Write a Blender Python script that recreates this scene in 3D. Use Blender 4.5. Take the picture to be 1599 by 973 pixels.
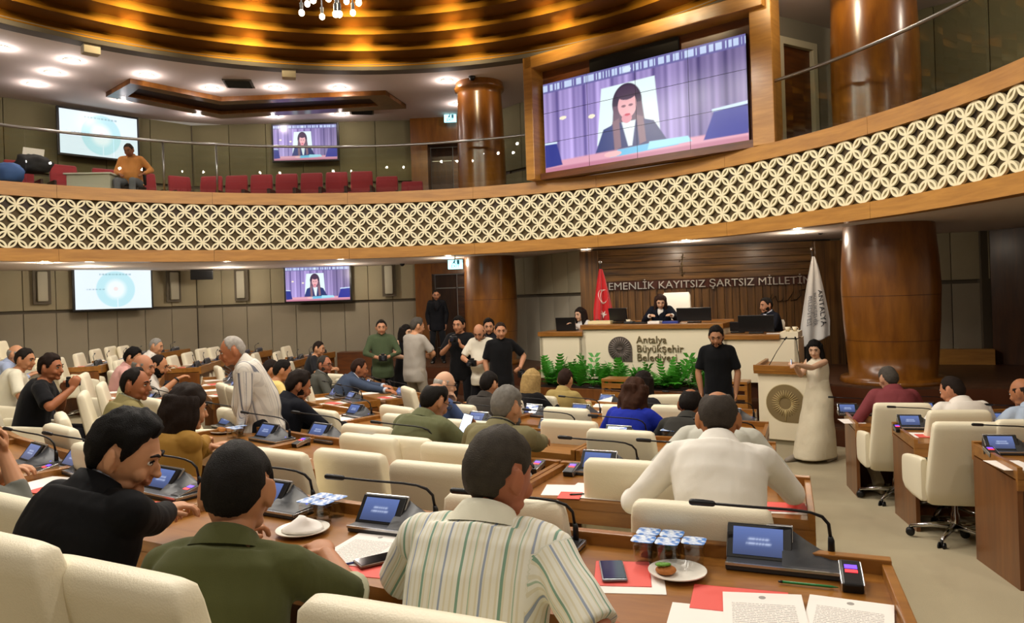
import bpy, bmesh, math, random
import numpy as np
from mathutils import Vector, Matrix, Quaternion, noise

random.seed(7)
rng = np.random.default_rng(11)
SC = bpy.context.scene
COL = SC.collection
for o in list(bpy.data.objects):
    bpy.data.objects.remove(o)

# ------------------------------------------------------------------ camera
FPX, HZ, ROLL, ZC = 1140.0, 463.0, 0.033, 2.25
cam_data = bpy.data.cameras.new('camera')
cam = bpy.data.objects.new('camera', cam_data)
COL.objects.link(cam)
cam_data.sensor_width = 36.0
cam_data.lens = FPX / 1599.0 * 36.0
cam_data.shift_y = (HZ - 486.5) / 1599.0
cam_data.clip_start = 0.05
cam_data.clip_end = 100
cr_, sr_ = math.cos(ROLL), math.sin(ROLL)
cam.matrix_world = Matrix(((cr_, sr_, 0, 0), (0, 0, -1, 0), (-sr_, cr_, 0, ZC), (0, 0, 0, 1)))
SC.camera = cam

# ------------------------------------------------------------------ world + exposure
world = bpy.data.worlds.new('world')
SC.world = world
world.use_nodes = True
world.node_tree.nodes['Background'].inputs[0].default_value = (1.0, 0.86, 0.70, 1)
world.node_tree.nodes['Background'].inputs[1].default_value = 0.20
SC.view_settings.view_transform = 'Standard'
SC.view_settings.look = 'None'
SC.view_settings.exposure = 0.35
SC.view_settings.gamma = 1.0
SC.view_settings.use_curve_mapping = False

def lamp(name, kind, loc, energy, color=(1, .82, .58), size=.1, rot=None, spot=None, blend=.6, shape=None):
    d = bpy.data.lights.new(name, kind)
    d.energy = energy
    d.color = color
    if kind == 'AREA':
        d.shape = shape or 'DISK'
        d.size = size
    else:
        d.shadow_soft_size = size
    if kind == 'SPOT':
        d.spot_size = spot
        d.spot_blend = blend
    o = bpy.data.objects.new(name, d)
    o.location = loc
    if rot is not None:
        o.rotation_euler = rot
    COL.objects.link(o)
    return o

# the hall: domed ceiling lamps (warm) over the seats
DOME_C, DOME_R, DOME_Z = (-1.9, 6.6), 6.3, 6.32
for k in range(14):          # ring of lamps in the dome
    a_ = 2 * math.pi * k / 14 + .2
    lamp('dome_light', 'SPOT', (-2.1 + 3.0 * math.cos(a_), 7.35 + 3.0 * math.sin(a_), 6.7), 135, (1, .93, .83), .035, (0, 0, 0), math.radians(165), .25)
for x, y in ((-2.4, .6), (.6, .2), (3.4, 1.2), (5.6, 4.4)):      # ceiling lamps over the rear seats
    lamp('ceiling_light', 'SPOT', (x, y, 6.3), 125, (1, .93, .83), .04, (0, 0, 0), math.radians(165), .25)
lamp('chandelier_light', 'POINT', (-1.65, 6.6, 4.75), 60, (1, .88, .70), .25)

# ------------------------------------------------------------------ pixel helpers (calibrated camera -> world)
def ray(u, v):
    a = (u - 799.5) / FPX
    c = (HZ - v) / FPX
    return a * cr_ + c * sr_, -a * sr_ + c * cr_
def P(u, v, Y):
    x, z = ray(u, v)
    return Vector((x * Y, Y, ZC + z * Y))
def onz(u, v, z):
    x, dz = ray(u, v)
    Y = (z - ZC) / dz
    return Vector((x * Y, Y, z))
C0 = (5.5, 14.5)                       # centre of the fan of desks
def rad(x, y): return math.hypot(x - C0[0], y - C0[1])
def phi_of(x, y): return math.atan2(C0[0] - x, C0[1] - y)
def polar(r, deg):
    a = math.radians(deg)
    return C0[0] - r * math.sin(a), C0[1] - r * math.cos(a)
def F(x, y): return max(0.0, .15 + .085 * (rad(x, y) - 7.6))

# ------------------------------------------------------------------ materials
def lin(c):
    if isinstance(c, str):
        c = tuple(int(c[i:i + 2], 16) / 255 for i in (1, 3, 5))
    return tuple((x / 12.92 if x <= .04045 else ((x + .055) / 1.055) ** 2.4) for x in c)
_M = {}
def mat(name, col='#808080', rough=.6, metal=0.0, emit=None, estr=1.0, bump=0.0, bscale=60, var=0.0, vscale=4, spec=.5, coat=0.0, sheen=0.0, trans=0.0, ior=1.45, aniso=0.0):
    if name in _M: return _M[name]
    m = bpy.data.materials.new(name)
    m.use_nodes = True
    nt = m.node_tree
    b = nt.nodes['Principled BSDF']
    c = lin(col)
    b.inputs['Base Color'].default_value = (*c, 1)
    b.inputs['Roughness'].default_value = rough
    b.inputs['Metallic'].default_value = metal
    b.inputs['Specular IOR Level'].default_value = spec
    b.inputs['Coat Weight'].default_value = coat
    b.inputs['Coat Roughness'].default_value = .15
    b.inputs['Sheen Weight'].default_value = sheen
    b.inputs['Transmission Weight'].default_value = trans
    b.inputs['IOR'].default_value = ior
    b.inputs['Anisotropic'].default_value = aniso
    if emit:
        b.inputs['Emission Color'].default_value = (*lin(emit), 1)
        b.inputs['Emission Strength'].default_value = estr
    if var or bump:
        tc = nt.nodes.new('ShaderNodeTexCoord')
    if var:
        n = nt.nodes.new('ShaderNodeTexNoise')
        n.inputs['Scale'].default_value = vscale
        n.inputs['Detail'].default_value = 4
        nt.links.new(tc.outputs['Object'], n.inputs['Vector'])
        mx = nt.nodes.new('ShaderNodeMix'); mx.data_type = 'RGBA'
        mx.inputs[6].default_value = (*[max(0, x * (1 - var)) for x in c], 1)
        mx.inputs[7].default_value = (*[min(1, x * (1 + var)) for x in c], 1)
        nt.links.new(n.outputs['Fac'], mx.inputs[0])
        nt.links.new(mx.outputs[2], b.inputs['Base Color'])
    if bump:
        n2 = nt.nodes.new('ShaderNodeTexNoise')
        n2.inputs['Scale'].default_value = bscale
        n2.inputs['Detail'].default_value = 3
        nt.links.new(tc.outputs['Object'], n2.inputs['Vector'])
        bp = nt.nodes.new('ShaderNodeBump')
        bp.inputs['Strength'].default_value = bump
        bp.inputs['Distance'].default_value = .01
        nt.links.new(n2.outputs['Fac'], bp.inputs['Height'])
        nt.links.new(bp.outputs['Normal'], b.inputs['Normal'])
    _M[name] = m
    return m

def wood(name, c1, c2, rough=.4, stretch=(1.2, 14, 14), scale=3.0, coat=.2, rot=(0, 0, 0), spec=.4):
    if name in _M: return _M[name]
    m = bpy.data.materials.new(name); m.use_nodes = True
    nt = m.node_tree; b = nt.nodes['Principled BSDF']
    tc = nt.nodes.new('ShaderNodeTexCoord')
    mp = nt.nodes.new('ShaderNodeMapping')
    mp.inputs['Scale'].default_value = stretch
    mp.inputs['Rotation'].default_value = rot
    n = nt.nodes.new('ShaderNodeTexNoise')
    n.inputs['Scale'].default_value = scale
    n.inputs['Detail'].default_value = 6
    n.inputs['Roughness'].default_value = .6
    n.inputs['Distortion'].default_value = .3
    r = nt.nodes.new('ShaderNodeValToRGB')
    r.color_ramp.elements[0].position = .32
    r.color_ramp.elements[1].position = .68
    r.color_ramp.elements[0].color = (*lin(c1), 1)
    r.color_ramp.elements[1].color = (*lin(c2), 1)
    nt.links.new(tc.outputs['Object'], mp.inputs['Vector'])
    nt.links.new(mp.outputs['Vector'], n.inputs['Vector'])
    nt.links.new(n.outputs['Fac'], r.inputs['Fac'])
    nt.links.new(r.outputs['Color'], b.inputs['Base Color'])
    b.inputs['Roughness'].default_value = rough
    b.inputs['Specular IOR Level'].default_value = spec
    b.inputs['Coat Weight'].default_value = coat
    b.inputs['Coat Roughness'].default_value = .2
    _M[name] = m
    return m

def attr_emit(name, strength=1.0, attr='Col', rough=.3):
    if name in _M: return _M[name]
    m = bpy.data.materials.new(name); m.use_nodes = True
    nt = m.node_tree; b = nt.nodes['Principled BSDF']
    a = nt.nodes.new('ShaderNodeVertexColor'); a.layer_name = attr
    b.inputs['Base Color'].default_value = (.01, .01, .012, 1)
    b.inputs['Roughness'].default_value = rough
    nt.links.new(a.outputs['Color'], b.inputs['Emission Color'])
    b.inputs['Emission Strength'].default_value = strength
    _M[name] = m
    return m

def glass(name, tint=(.9, .95, .92), refl=1.0):
    if name in _M: return _M[name]
    m = bpy.data.materials.new(name); m.use_nodes = True
    nt = m.node_tree
    for n in list(nt.nodes):
        if n.type == 'BSDF_PRINCIPLED': nt.nodes.remove(n)
    out = [n for n in nt.nodes if n.type == 'OUTPUT_MATERIAL'][0]
    tr = nt.nodes.new('ShaderNodeBsdfTransparent'); tr.inputs[0].default_value = (*tint, 1)
    gl = nt.nodes.new('ShaderNodeBsdfGlossy'); gl.inputs['Roughness'].default_value = .01
    fr = nt.nodes.new('ShaderNodeFresnel'); fr.inputs[0].default_value = 1.5
    ml = nt.nodes.new('ShaderNodeMath'); ml.operation = 'MULTIPLY'; ml.inputs[1].default_value = refl; ml.use_clamp = True
    mx = nt.nodes.new('ShaderNodeMixShader')
    ge = nt.nodes.new('ShaderNodeNewGeometry'); iv = nt.nodes.new('ShaderNodeMath'); iv.operation = 'SUBTRACT'; iv.inputs[0].default_value = 1.0
    m2 = nt.nodes.new('ShaderNodeMath'); m2.operation = 'MULTIPLY'
    nt.links.new(ge.outputs['Backfacing'], iv.inputs[1]); nt.links.new(fr.outputs[0], ml.inputs[0])
    nt.links.new(ml.outputs[0], m2.inputs[0]); nt.links.new(iv.outputs[0], m2.inputs[1]); nt.links.new(m2.outputs[0], mx.inputs[0])
    nt.links.new(tr.outputs[0], mx.inputs[1]); nt.links.new(gl.outputs[0], mx.inputs[2])
    nt.links.new(mx.outputs[0], out.inputs[0])
    _M[name] = m
    return m

# ------------------------------------------------------------------ mesh builder
class MB:
    def __init__(s):
        s.v = []; s.f = []; s.m = []; s.cur = 0
    def add(s, verts, faces):
        n = len(s.v)
        s.v.extend([tuple(p) for p in verts])
        for f in faces:
            s.f.append(tuple(i + n for i in f)); s.m.append(s.cur)
        return s
    def box(s, c, d, rz=0, tilt=None):
        hx, hy, hz = d[0] / 2, d[1] / 2, d[2] / 2
        M = Matrix.Rotation(rz, 3, 'Z')
        if tilt is not None: M = M @ tilt
        vs = [Vector(c) + M @ Vector((x * hx, y * hy, z * hz)) for z in (-1, 1) for x, y in ((-1, -1), (1, -1), (1, 1), (-1, 1))]
        return s.add(vs, [(3, 2, 1, 0), (4, 5, 6, 7), (0, 1, 5, 4), (1, 2, 6, 5), (2, 3, 7, 6), (3, 0, 4, 7)])
    def bbox(s, c, d, b=.01, rz=0, tilt=None):
        """box with chamfered edges"""
        bm = bmesh.new()
        bmesh.ops.create_cube(bm, size=1)
        for v in bm.verts: v.co = Vector((v.co.x * d[0], v.co.y * d[1], v.co.z * d[2]))
        bmesh.ops.bevel(bm, geom=list(bm.edges), offset=b, segments=2, affect='EDGES', profile=.6)
        M = Matrix.Rotation(rz, 3, 'Z')
        if tilt is not None: M = M @ tilt
        bm.verts.index_update()
        s.add([Vector(c) + M @ v.co for v in bm.verts], [[v.index for v in f.verts] for f in bm.faces])
        bm.free(); return s
    def loft(s, rings, n=20, e=2.0, caps=True, closed=False):
        """rings: (centre, u half axis, v half axis)"""
        vs = []; k = len(rings)
        cs = [(math.cos(2 * math.pi * i / n), math.sin(2 * math.pi * i / n)) for i in range(n)]
        q = 2.0 / e
        cs = [(math.copysign(abs(a) ** q, a), math.copysign(abs(b) ** q, b)) for a, b in cs]
        for c, u, v in rings:
            c = Vector(c); u = Vector(u); v = Vector(v)
            for a, b in cs: vs.append(c + u * a + v * b)
        fs = []
        for r in range(k - 1 if not closed else k):
            r2 = (r + 1) % k
            for i in range(n):
                j = (i + 1) % n
                fs.append((r * n + i, r * n + j, r2 * n + j, r2 * n + i))
        if caps and not closed:
            fs.append(tuple(range(n - 1, -1, -1)))
            fs.append(tuple(range((k - 1) * n, k * n)))
        return s.add(vs, fs)
    def tube(s, pts, r, n=10, caps=True, round_ends=False):
        pts = [Vector(p) for p in pts]
        if not isinstance(r, (list, tuple)): r = [r] * len(pts)
        r = list(r)
        if round_ends:
            d0 = (pts[0] - pts[1]).normalized(); d1 = (pts[-1] - pts[-2]).normalized()
            pts = [pts[0] + d0 * r[0] * .9, pts[0] + d0 * r[0] * .55] + pts + [pts[-1] + d1 * r[-1] * .55, pts[-1] + d1 * r[-1] * .9]
            r = [r[0] * .35, r[0] * .8] + r + [r[-1] * .8, r[-1] * .35]
        rings = []
        up = None
        for i, p in enumerate(pts):
            if i == 0: t = pts[1] - p
            elif i == len(pts) - 1: t = p - pts[i - 1]
            else: t = (pts[i + 1] - pts[i]).normalized() + (p - pts[i - 1]).normalized()
            if t.length < 1e-9: t = Vector((0, 0, 1))
            t.normalize()
            if up is None:
                up = Vector((0, 0, 1)) if abs(t.z) < .9 else Vector((0, 1, 0))
            u = up.cross(t)
            if u.length < 1e-6: u = Vector((1, 0, 0)).cross(t)
            u.normalize(); w = t.cross(u); up = w
            rings.append((p, u * r[i], w * r[i]))
        return s.loft(rings, n, 2.0, caps)
    def ell(s, c, r, n=16, m=10, M=None):
        c = Vector(c); vs = []; fs = []
        for j in range(1, m):
            t = math.pi * j / m
            for i in range(n):
                a = 2 * math.pi * i / n
                p = Vector((r[0] * math.sin(t) * math.cos(a), r[1] * math.sin(t) * math.sin(a), r[2] * math.cos(t)))
                vs.append(c + (M @ p if M is not None else p))
        for z in (1, -1):
            p = Vector((0, 0, z * r[2])); vs.append(c + (M @ p if M is not None else p))
        N = (m - 1) * n
        for j in range(m - 2):
            for i in range(n):
                k = (i + 1) % n
                fs.append((j * n + i, (j + 1) * n + i, (j + 1) * n + k, j * n + k))
        for i in range(n):
            k = (i + 1) % n
            fs.append((N, i, k)); fs.append((N + 1, (m - 2) * n + k, (m - 2) * n + i))
        return s.add(vs, fs)
    def lathe(s, prof, n=32, c=(0, 0, 0), a0=0, a1=2 * math.pi, close=None):
        full = abs(a1 - a0 - 2 * math.pi) < 1e-6
        k = n if full else n + 1
        vs = []
        for i in range(k):
            a = a0 + (a1 - a0) * i / n
            for r, z in prof: vs.append((c[0] + r * math.cos(a), c[1] + r * math.sin(a), c[2] + z))
        q = len(prof); fs = []
        for i in range(n):
            j = (i + 1) % k
            for t in range(q - 1): fs.append((i * q + t, j * q + t, j * q + t + 1, i * q + t + 1))
            if close: fs.append((i * q + q - 1, j * q + q - 1, j * q, i * q))
        if close and not full:
            fs.append(tuple(range(q))); fs.append(tuple(reversed(range((k - 1) * q, k * q))))
        return s.add(vs, fs)
    def prism(s, poly, z0, z1, M=None):
        n = len(poly)
        vs = [Vector((x, y, z0)) for x, y in poly] + [Vector((x, y, z1)) for x, y in poly]
        if M is not None: vs = [M @ v for v in vs]
        fs = [tuple(reversed(range(n))), tuple(range(n, 2 * n))]
        for i in range(n):
            j = (i + 1) % n; fs.append((i, j, n + j, n + i))
        return s.add(vs, fs)
    def xf(s, M, start=0):
        for i in range(start, len(s.v)): s.v[i] = tuple(M @ Vector(s.v[i]))
        return s
    def mesh(s, name, mats, smooth=False, fixn=True):
        me = bpy.data.meshes.new(name)
        me.from_pydata(s.v, [], s.f)
        for m in (mats if isinstance(mats, (list, tuple)) else [mats]): me.materials.append(m)
        me.polygons.foreach_set('material_index', s.m)
        if fixn:
            bm = bmesh.new(); bm.from_mesh(me)
            bmesh.ops.recalc_face_normals(bm, faces=bm.faces)
            bm.to_mesh(me); bm.free()
        if smooth:
            me.polygons.foreach_set('use_smooth', [True] * len(me.polygons))
            if smooth != 'all': me.set_sharp_from_angle(angle=math.radians(smooth if smooth > 1 else 40))
        me.update()
        return me
    def build(s, name, mats, parent=None, smooth=False, fixn=True):
        return link(name, s.mesh(name, mats, smooth, fixn), parent)

def link(name, data, parent=None):
    o = bpy.data.objects.new(name, data)
    COL.objects.link(o)
    if parent is not None: o.parent = parent
    return o
def thing(name, label, cat, loc=(0, 0, 0), rz=0, group=None):
    o = bpy.data.objects.new(name, None)
    COL.objects.link(o)
    o.empty_display_size = .1
    o.location = loc; o.rotation_euler = (0, 0, rz)
    tag(o, label, cat, group)
    return o
def tag(o, label=None, cat=None, group=None, kind=None):
    if label: o['label'] = label
    if cat: o['category'] = cat
    if group: o['group'] = group
    if kind: o['kind'] = kind
    return o
def struct(name, loc=(0, 0, 0), rz=0):
    o = bpy.data.objects.new(name, None)
    COL.objects.link(o)
    o.location = loc; o.rotation_euler = (0, 0, rz)
    o['kind'] = 'structure'
    return o
KIDS = {}
def kids_of(o):
    return [c for c in o.children]
def dup(root, loc, rz=0, label=None, group=None, scale=None):
    r = root.copy(); COL.objects.link(r)
    r.location = loc; r.rotation_euler = (0, 0, rz)
    if scale: r.scale = (scale,) * 3
    if label: r['label'] = label
    if group: r['group'] = group
    for ch in root.children:
        c = ch.copy(); COL.objects.link(c); c.parent = r
        for g in ch.children:
            d = g.copy(); COL.objects.link(d); d.parent = c
    return r

def text_mb(txt, size, depth, align='CENTER', spacing=1.0):
    """text as a mesh builder standing in the x-z plane, facing -y"""
    cu = bpy.data.curves.new('t', 'FONT')
    cu.body = txt; cu.size = size; cu.extrude = depth; cu.align_x = align
    cu.space_character = spacing
    cu.resolution_u = 2
    o = bpy.data.objects.new('t', cu); COL.objects.link(o)
    dg = bpy.context.evaluated_depsgraph_get(); dg.update()
    me = bpy.data.meshes.new_from_object(o.evaluated_get(dg))
    mb = MB()
    mb.add([(v.co.x, -v.co.z, v.co.y) for v in me.vertices], [tuple(p.vertices) for p in me.polygons])
    bpy.data.objects.remove(o); bpy.data.curves.remove(cu); bpy.data.meshes.remove(me)
    return mb

def colour_grid(name, img, w, h, material, parent=None):
    """flat emissive picture: img rows top->bottom, linear rgb, in the x-z plane facing -y, centred"""
    H, W, _ = img.shape
    xs = np.linspace(-w / 2, w / 2, W); zs = np.linspace(h / 2, -h / 2, H)
    X, Z = np.meshgrid(xs, zs)
    co = np.stack([X, np.zeros_like(X), Z], -1).reshape(-1, 3)
    idx = np.arange(W * H).reshape(H, W)
    q = np.stack([idx[1:, :-1], idx[1:, 1:], idx[:-1, 1:], idx[:-1, :-1]], -1).reshape(-1, 4)
    me = bpy.data.meshes.new(name)
    me.vertices.add(len(co)); me.vertices.foreach_set('co', co.ravel())
    me.loops.add(q.size); me.loops.foreach_set('vertex_index', q.ravel())
    me.polygons.add(len(q)); me.polygons.foreach_set('loop_start', np.arange(len(q)) * 4)
    me.update(calc_edges=True)
    ca = me.color_attributes.new('Col', 'FLOAT_COLOR', 'POINT')
    rgba = np.ones((W * H, 4), np.float32); rgba[:, :3] = img.reshape(-1, 3)
    ca.data.foreach_set('color', rgba.ravel())
    me.materials.append(material)
    return link(name, me, parent)

# shared materials
OAK = wood('light_oak', '#9c6a2b', '#b9843a', .38, (1.0, 1.0, 9), 1.6, .25)
OAKD = wood('dark_oak', '#4a2409', '#6b3a12', .4, (1.0, 1.0, 9), 1.6, .2)
DESKW = wood('desk_wood', '#80501c', '#9e6a2c', .33, (1.4, 10, 10), 1.8, .3)
DESKP = wood('desk_panel_wood', '#5c3210', '#774619', .38, (9, 9, 1.2), 1.4, .25)
WALNUT = wood('walnut', '#3c2612', '#8c6431', .38, (1.0, 6, 12), 1.1, .15)
WALNUTV = wood('walnut_upright', '#352110', '#7d5628', .42, (11, 6, .5), 1.1, .15)
COLW = wood('column_veneer', '#66390c', '#825015', .3, (9, 9, 2), .8, .35, (.5, .2, .0))
MAHOG = wood('mahogany', '#371c09', '#4f2c0d', .6, (8, 8, 1.0), 1.2, .3)
CREAM = mat('cream_leather', '#e8dfc4', .42, bump=.15, bscale=220, spec=.4)
CHROME = mat('chrome', '#c8c8c8', .12, 1.0)
STEEL = mat('brushed_steel', '#9b9a96', .3, 1.0)
BLACK = mat('black_plastic', '#0c0c0e', .4)
DKGREY = mat('charcoal_plastic', '#2a2b2b', .45)
SILVER = mat('silver_plastic', '#a5a6a6', .3, .7)
WHITE = mat('white_lacquer', '#e9ddc0', .45)
PAPER = mat('paper', '#efe9e2', .75)
REDP = mat('red_card', '#e05a50', .6)
FABW = mat('fabric_wall_pale', '#9c937a', .9, bump=.2, bscale=300, var=.06)
FABU = mat('fabric_wall_olive', '#716a4c', .9, bump=.2, bscale=300, var=.06)
FABD = mat('fabric_wall_grey', '#8e8675', .9, bump=.2, bscale=300, var=.06)
CEIL = mat('ceiling_paint', '#d6c9c1', .85)
TAUPE = mat('taupe_paint', '#5b5346', .8)
LENSW = mat('lamp_glow', '#ffffff', .5, emit='#fff1dc', estr=14)
# ================================================================== STRUCTURE
DOME_C, DOME_R, CZ = (-2.1, 7.35), 6.95, 6.78
RC, RR = (-2.58, 7.04), 7.72            # balcony ring
CAPZ, CAPB, BANDT, BANDB = 4.45, 4.22, 3.335, 3.117
GALZ = 4.2
CARPET = mat('carpet', '#aca083', .95, bump=.35, bscale=260, var=.09, vscale=1.6)
# ---- floor: conical ramp of carpet, falling to the pit in front of the dais
def floor_mesh():
    rs = [0.01, 3, 5.835, 7, 8, 9, 10, 11, 12, 13, 14, 15, 16, 18, 21]
    n = 96; mb = MB(); vs = []
    for r in rs:
        z = max(0, .15 + .085 * (min(r, 17) - 7.6))
        for i in range(n):
            a = 2 * math.pi * i / n
            vs.append((C0[0] - r * math.sin(a), C0[1] - r * math.cos(a), z))
    fs = []
    for k in range(len(rs) - 1):
        for i in range(n):
            j = (i + 1) % n
            fs.append((k * n + i, k * n + j, (k + 1) * n + j, (k + 1) * n + i))
    mb.add(vs, fs)
    return mb
o = floor_mesh().build('floor', CARPET, None, smooth=30); o['kind'] = 'structure'

def wall_run(mb, a, b, z0, z1, th=.12):
    a = Vector((*a, 0)); b = Vector((*b, 0)); d = (b - a); L = d.length
    ang = math.atan2(d.y, d.x); c = (a + b) / 2
    nrm = Vector((-d.y, d.x, 0)).normalized()
    c = c + nrm * th / 2
    mb.box((c.x, c.y, (z0 + z1) / 2), (L, th, z1 - z0), ang)
def panel_wall(name, a, b, z0, zd, z1, pw, skirt=True, up=False):
    """wall of upholstered panels with a shadow joint (dado) at zd"""
    root = struct(name)
    d = Vector((b[0] - a[0], b[1] - a[1])); L = d.length; ang = math.atan2(d.y, d.x)
    root.location = (a[0], a[1], 0); root.rotation_euler = (0, 0, ang)
    mb = MB(); mb.box((L / 2, .13, (z0 + z1) / 2), (L, .1, z1 - z0)); mb.build('backing', TAUPE, root)
    n = max(1, round(L / pw)); w = L / n
    low = MB().bbox((0, 0, 0), (w - .012, .06, zd - .035 - z0), .008).mesh('panel', FABU if up else FABD, 40)
    upp = MB().bbox((0, 0, 0), (w - .012, .07, z1 - zd - .035), .008).mesh('panel', FABU if up else FABW, 40)
    for i in range(n):
        o = link('panel', low, root); o.location = (w * (i + .5), .05, (z0 + zd - .035) / 2)
        o = link('panel', upp, root); o.location = (w * (i + .5), .045, (zd + .035 + z1) / 2)
    if skirt:
        MB().box((L / 2, -.02, z0 + .42), (L, .16, .84)).build('skirting', OAKD, root)
    return root
WA0, WA1, WB1, WC1 = (-11.2, 14.57), (-7.85, 18.2), (-2.4, 18.4), (-.75, 18.3)
LOWC = 3.14
panel_wall('wall_left', WA0, WA1, 0, ZC, LOWC, .62, False)
panel_wall('wall_back', WA1, WB1, 0, ZC, LOWC, .62, False)
panel_wall('wall_front_left', (.0, 17.5), (1.45, 14.62), 0, ZC, LOWC, .62, False)
panel_wall('wall_right', (6.25, 13.85), (8.5, 12.95), 0, ZC, LOWC, .6, False)
# upper gallery walls
UDADO = 5.22
panel_wall('wall_left_upper', WA0, WA1, GALZ - .2, UDADO, CZ, .9, False, True)
panel_wall('wall_back_upper', WA1, WB1, GALZ - .2, UDADO, CZ, .9, False, True)
panel_wall('wall_front_upper', (-.1, 17.6), (1.6, 15.6), GALZ - .2, UDADO, CZ, .6, False, True)
PALEW = mat('pale_plaster', '#8f8670', .9)
mb = MB(); wall_run(mb, (3.9, 11.75), (5.9, 12.95), GALZ - .2, CZ); o = mb.build('wall_gallery_right', PALEW); o['kind'] = 'structure'
panel_wall('wall_right_upper', (5.9, 12.95), (10.5, 9.0), GALZ - .2, UDADO, CZ, .75, False, True)
for nm, x, y, z0, z1 in (('trim_corner_left', WA1[0], WA1[1] + .12, 0, CZ), ('trim_corner_right', 6.25, 13.95, 0, CZ), ('trim_corner_far_right', 8.5, 13.05, 0, LOWC)):
    o = MB().box((x, y, (z0 + z1) / 2), (.3, .16, z1 - z0)).build(nm, TAUPE); o['kind'] = 'structure'
# wooden left pier, door portals
for nm, a, b, z0, z1 in (('trim_left_pier', (-12.0, 13.0), (-10.75, 14.35), 0, LOWC), ('wall_far_right', (8.5, 12.95), (10.3, 9.2), 0, LOWC)):
    mb = MB(); wall_run(mb, a, b, z0, z1, .2); o = mb.build(nm, MAHOG); o['kind'] = 'structure'

def door_portal(name, a, b, z0, z1, zdoor, inset=.35, side=.42):
    root = struct(name)
    d = Vector((b[0] - a[0], b[1] - a[1])); L = d.length
    root.location = (a[0], a[1], 0); root.rotation_euler = (0, 0, math.atan2(d.y, d.x))
    mb = MB()
    mb.box((side / 2, .1, (z0 + z1) / 2), (side, .5, z1 - z0)); mb.build('jamb', COLW, root)
    MB().box((L - .05, .1, (z0 + z1) / 2), (.1, .5, z1 - z0)).build('jamb', COLW, root)
    MB().box((L / 2, .1, (zdoor + z1) / 2), (L, .49, z1 - zdoor)).build('lintel', COLW, root)
    w = (L - side - .1)
    for k in (0, 1):
        x = side + w * (k + .5) / 2
        lf = MB().bbox((x, inset, (z0 + zdoor) / 2), (w / 2 - .01, .05, zdoor - z0 - .01), .006).build('door_leaf', OAKD if k else MAHOG, root)
        for z in (z0 + 1.0, zdoor - .35):
            MB().box((x, inset - .03, z), (w / 2 - .06, .012, .02)).build('metal_strip', STEEL, lf)
    return root
door_portal('door_1', WB1, WC1, 0.0, LOWC, 2.87)
door_portal('door_2', WB1, WC1, GALZ - .2, CZ, 6.12)
# fill between lower portal and column
mb = MB(); wall_run(mb, WC1, (0.05, 17.5), 0, CZ); o = mb.build('wall_behind_column', MAHOG); o['kind'] = 'structure'
# far right door recess in the wooden wall
MB().box((9.35, 10.9, 1.6), (.9, .1, 2.2), math.atan2(-3.75, 1.8)).build('door_3', MAHOG)['kind'] = 'structure'
# cream framed door in the gallery on the right
dr = struct('door_4'); dv = Vector((2.0, 1.2)).normalized()
dr.location = (4.86, 12.2, 0); dr.rotation_euler = (0, 0, math.atan2(1.2, 2.0))
FRM = mat('cream_door_frame', '#c9bf9c', .6)
for x in (-.43, .43): MB().bbox((x, 0, (GALZ + 6.25) / 2), (.11, .16, 6.25 - GALZ), .01).build('door_frame', FRM, dr)
MB().bbox((0, 0, 6.3), (.97, .16, .12), .01).build('door_frame', FRM, dr)
MB().bbox((0, .02, (GALZ + 6.24) / 2), (.74, .05, 6.24 - GALZ), .008).build('door_leaf', OAKD, dr)

# ---- dais back wall of walnut planks
bw = struct('wall_dais'); A_, B_ = Vector((1.45, 14.62)), Vector((6.25, 13.85)); dL = (B_ - A_).length
BW_ANG = math.atan2(B_.y - A_.y, B_.x - A_.x)
bw.location = (A_.x, A_.y, 0); bw.rotation_euler = (0, 0, BW_ANG)
MB().box((dL / 2, .12, 1.6), (dL, .1, 3.2)).build('backing', BLACK, bw)
zs = [2.475, 2.6, 2.73, 2.86, 2.99, 3.12]
for i in range(5):
    MB().bbox((dL / 2, .04 + .006 * (i % 2), (zs[i] + zs[i + 1]) / 2), (dL, .06, zs[i + 1] - zs[i] - .006), .004).build('plank', WALNUT, bw)
nP = 34; pwid = dL / nP
for i in range(nP):
    MB().bbox((pwid * (i + .5), .04 + .008 * ((i * 7) % 3), 1.6 + .34), (pwid - .008, .06, .99), .004).build('plank', WALNUTV, bw)
REDW = mat('red_brown_strip', '#4c1f0c', .4)
MB().box((dL / 2, .03, 2.385), (dL, .05, .17)).build('letter_strip', REDW, bw)
MB().bbox((.12, -.08, 1.55), (.36, .3, 3.1), .01).build('corner_post', WALNUTV, bw)
MB().bbox((dL - .25, -.06, 1.55), (.5, .2, 3.1), .01).build('corner_post', WALNUTV, bw)
tb = text_mb('EGEMENLİK KAYITSIZ ŞARTSIZ MİLLETİNDİR', .205, .022, 'CENTER', 1.0)
xs = [v[0] for v in tb.v]; sx = 4.50 / (max(xs) - min(xs))
tb.v = [(x * sx, y, z) for x, y, z in tb.v]
o = tb.build('letters', mat('polished_letters', '#d8d4cc', .32, .9), bw); o.location = (2.46, -.035, 2.312)
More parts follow.
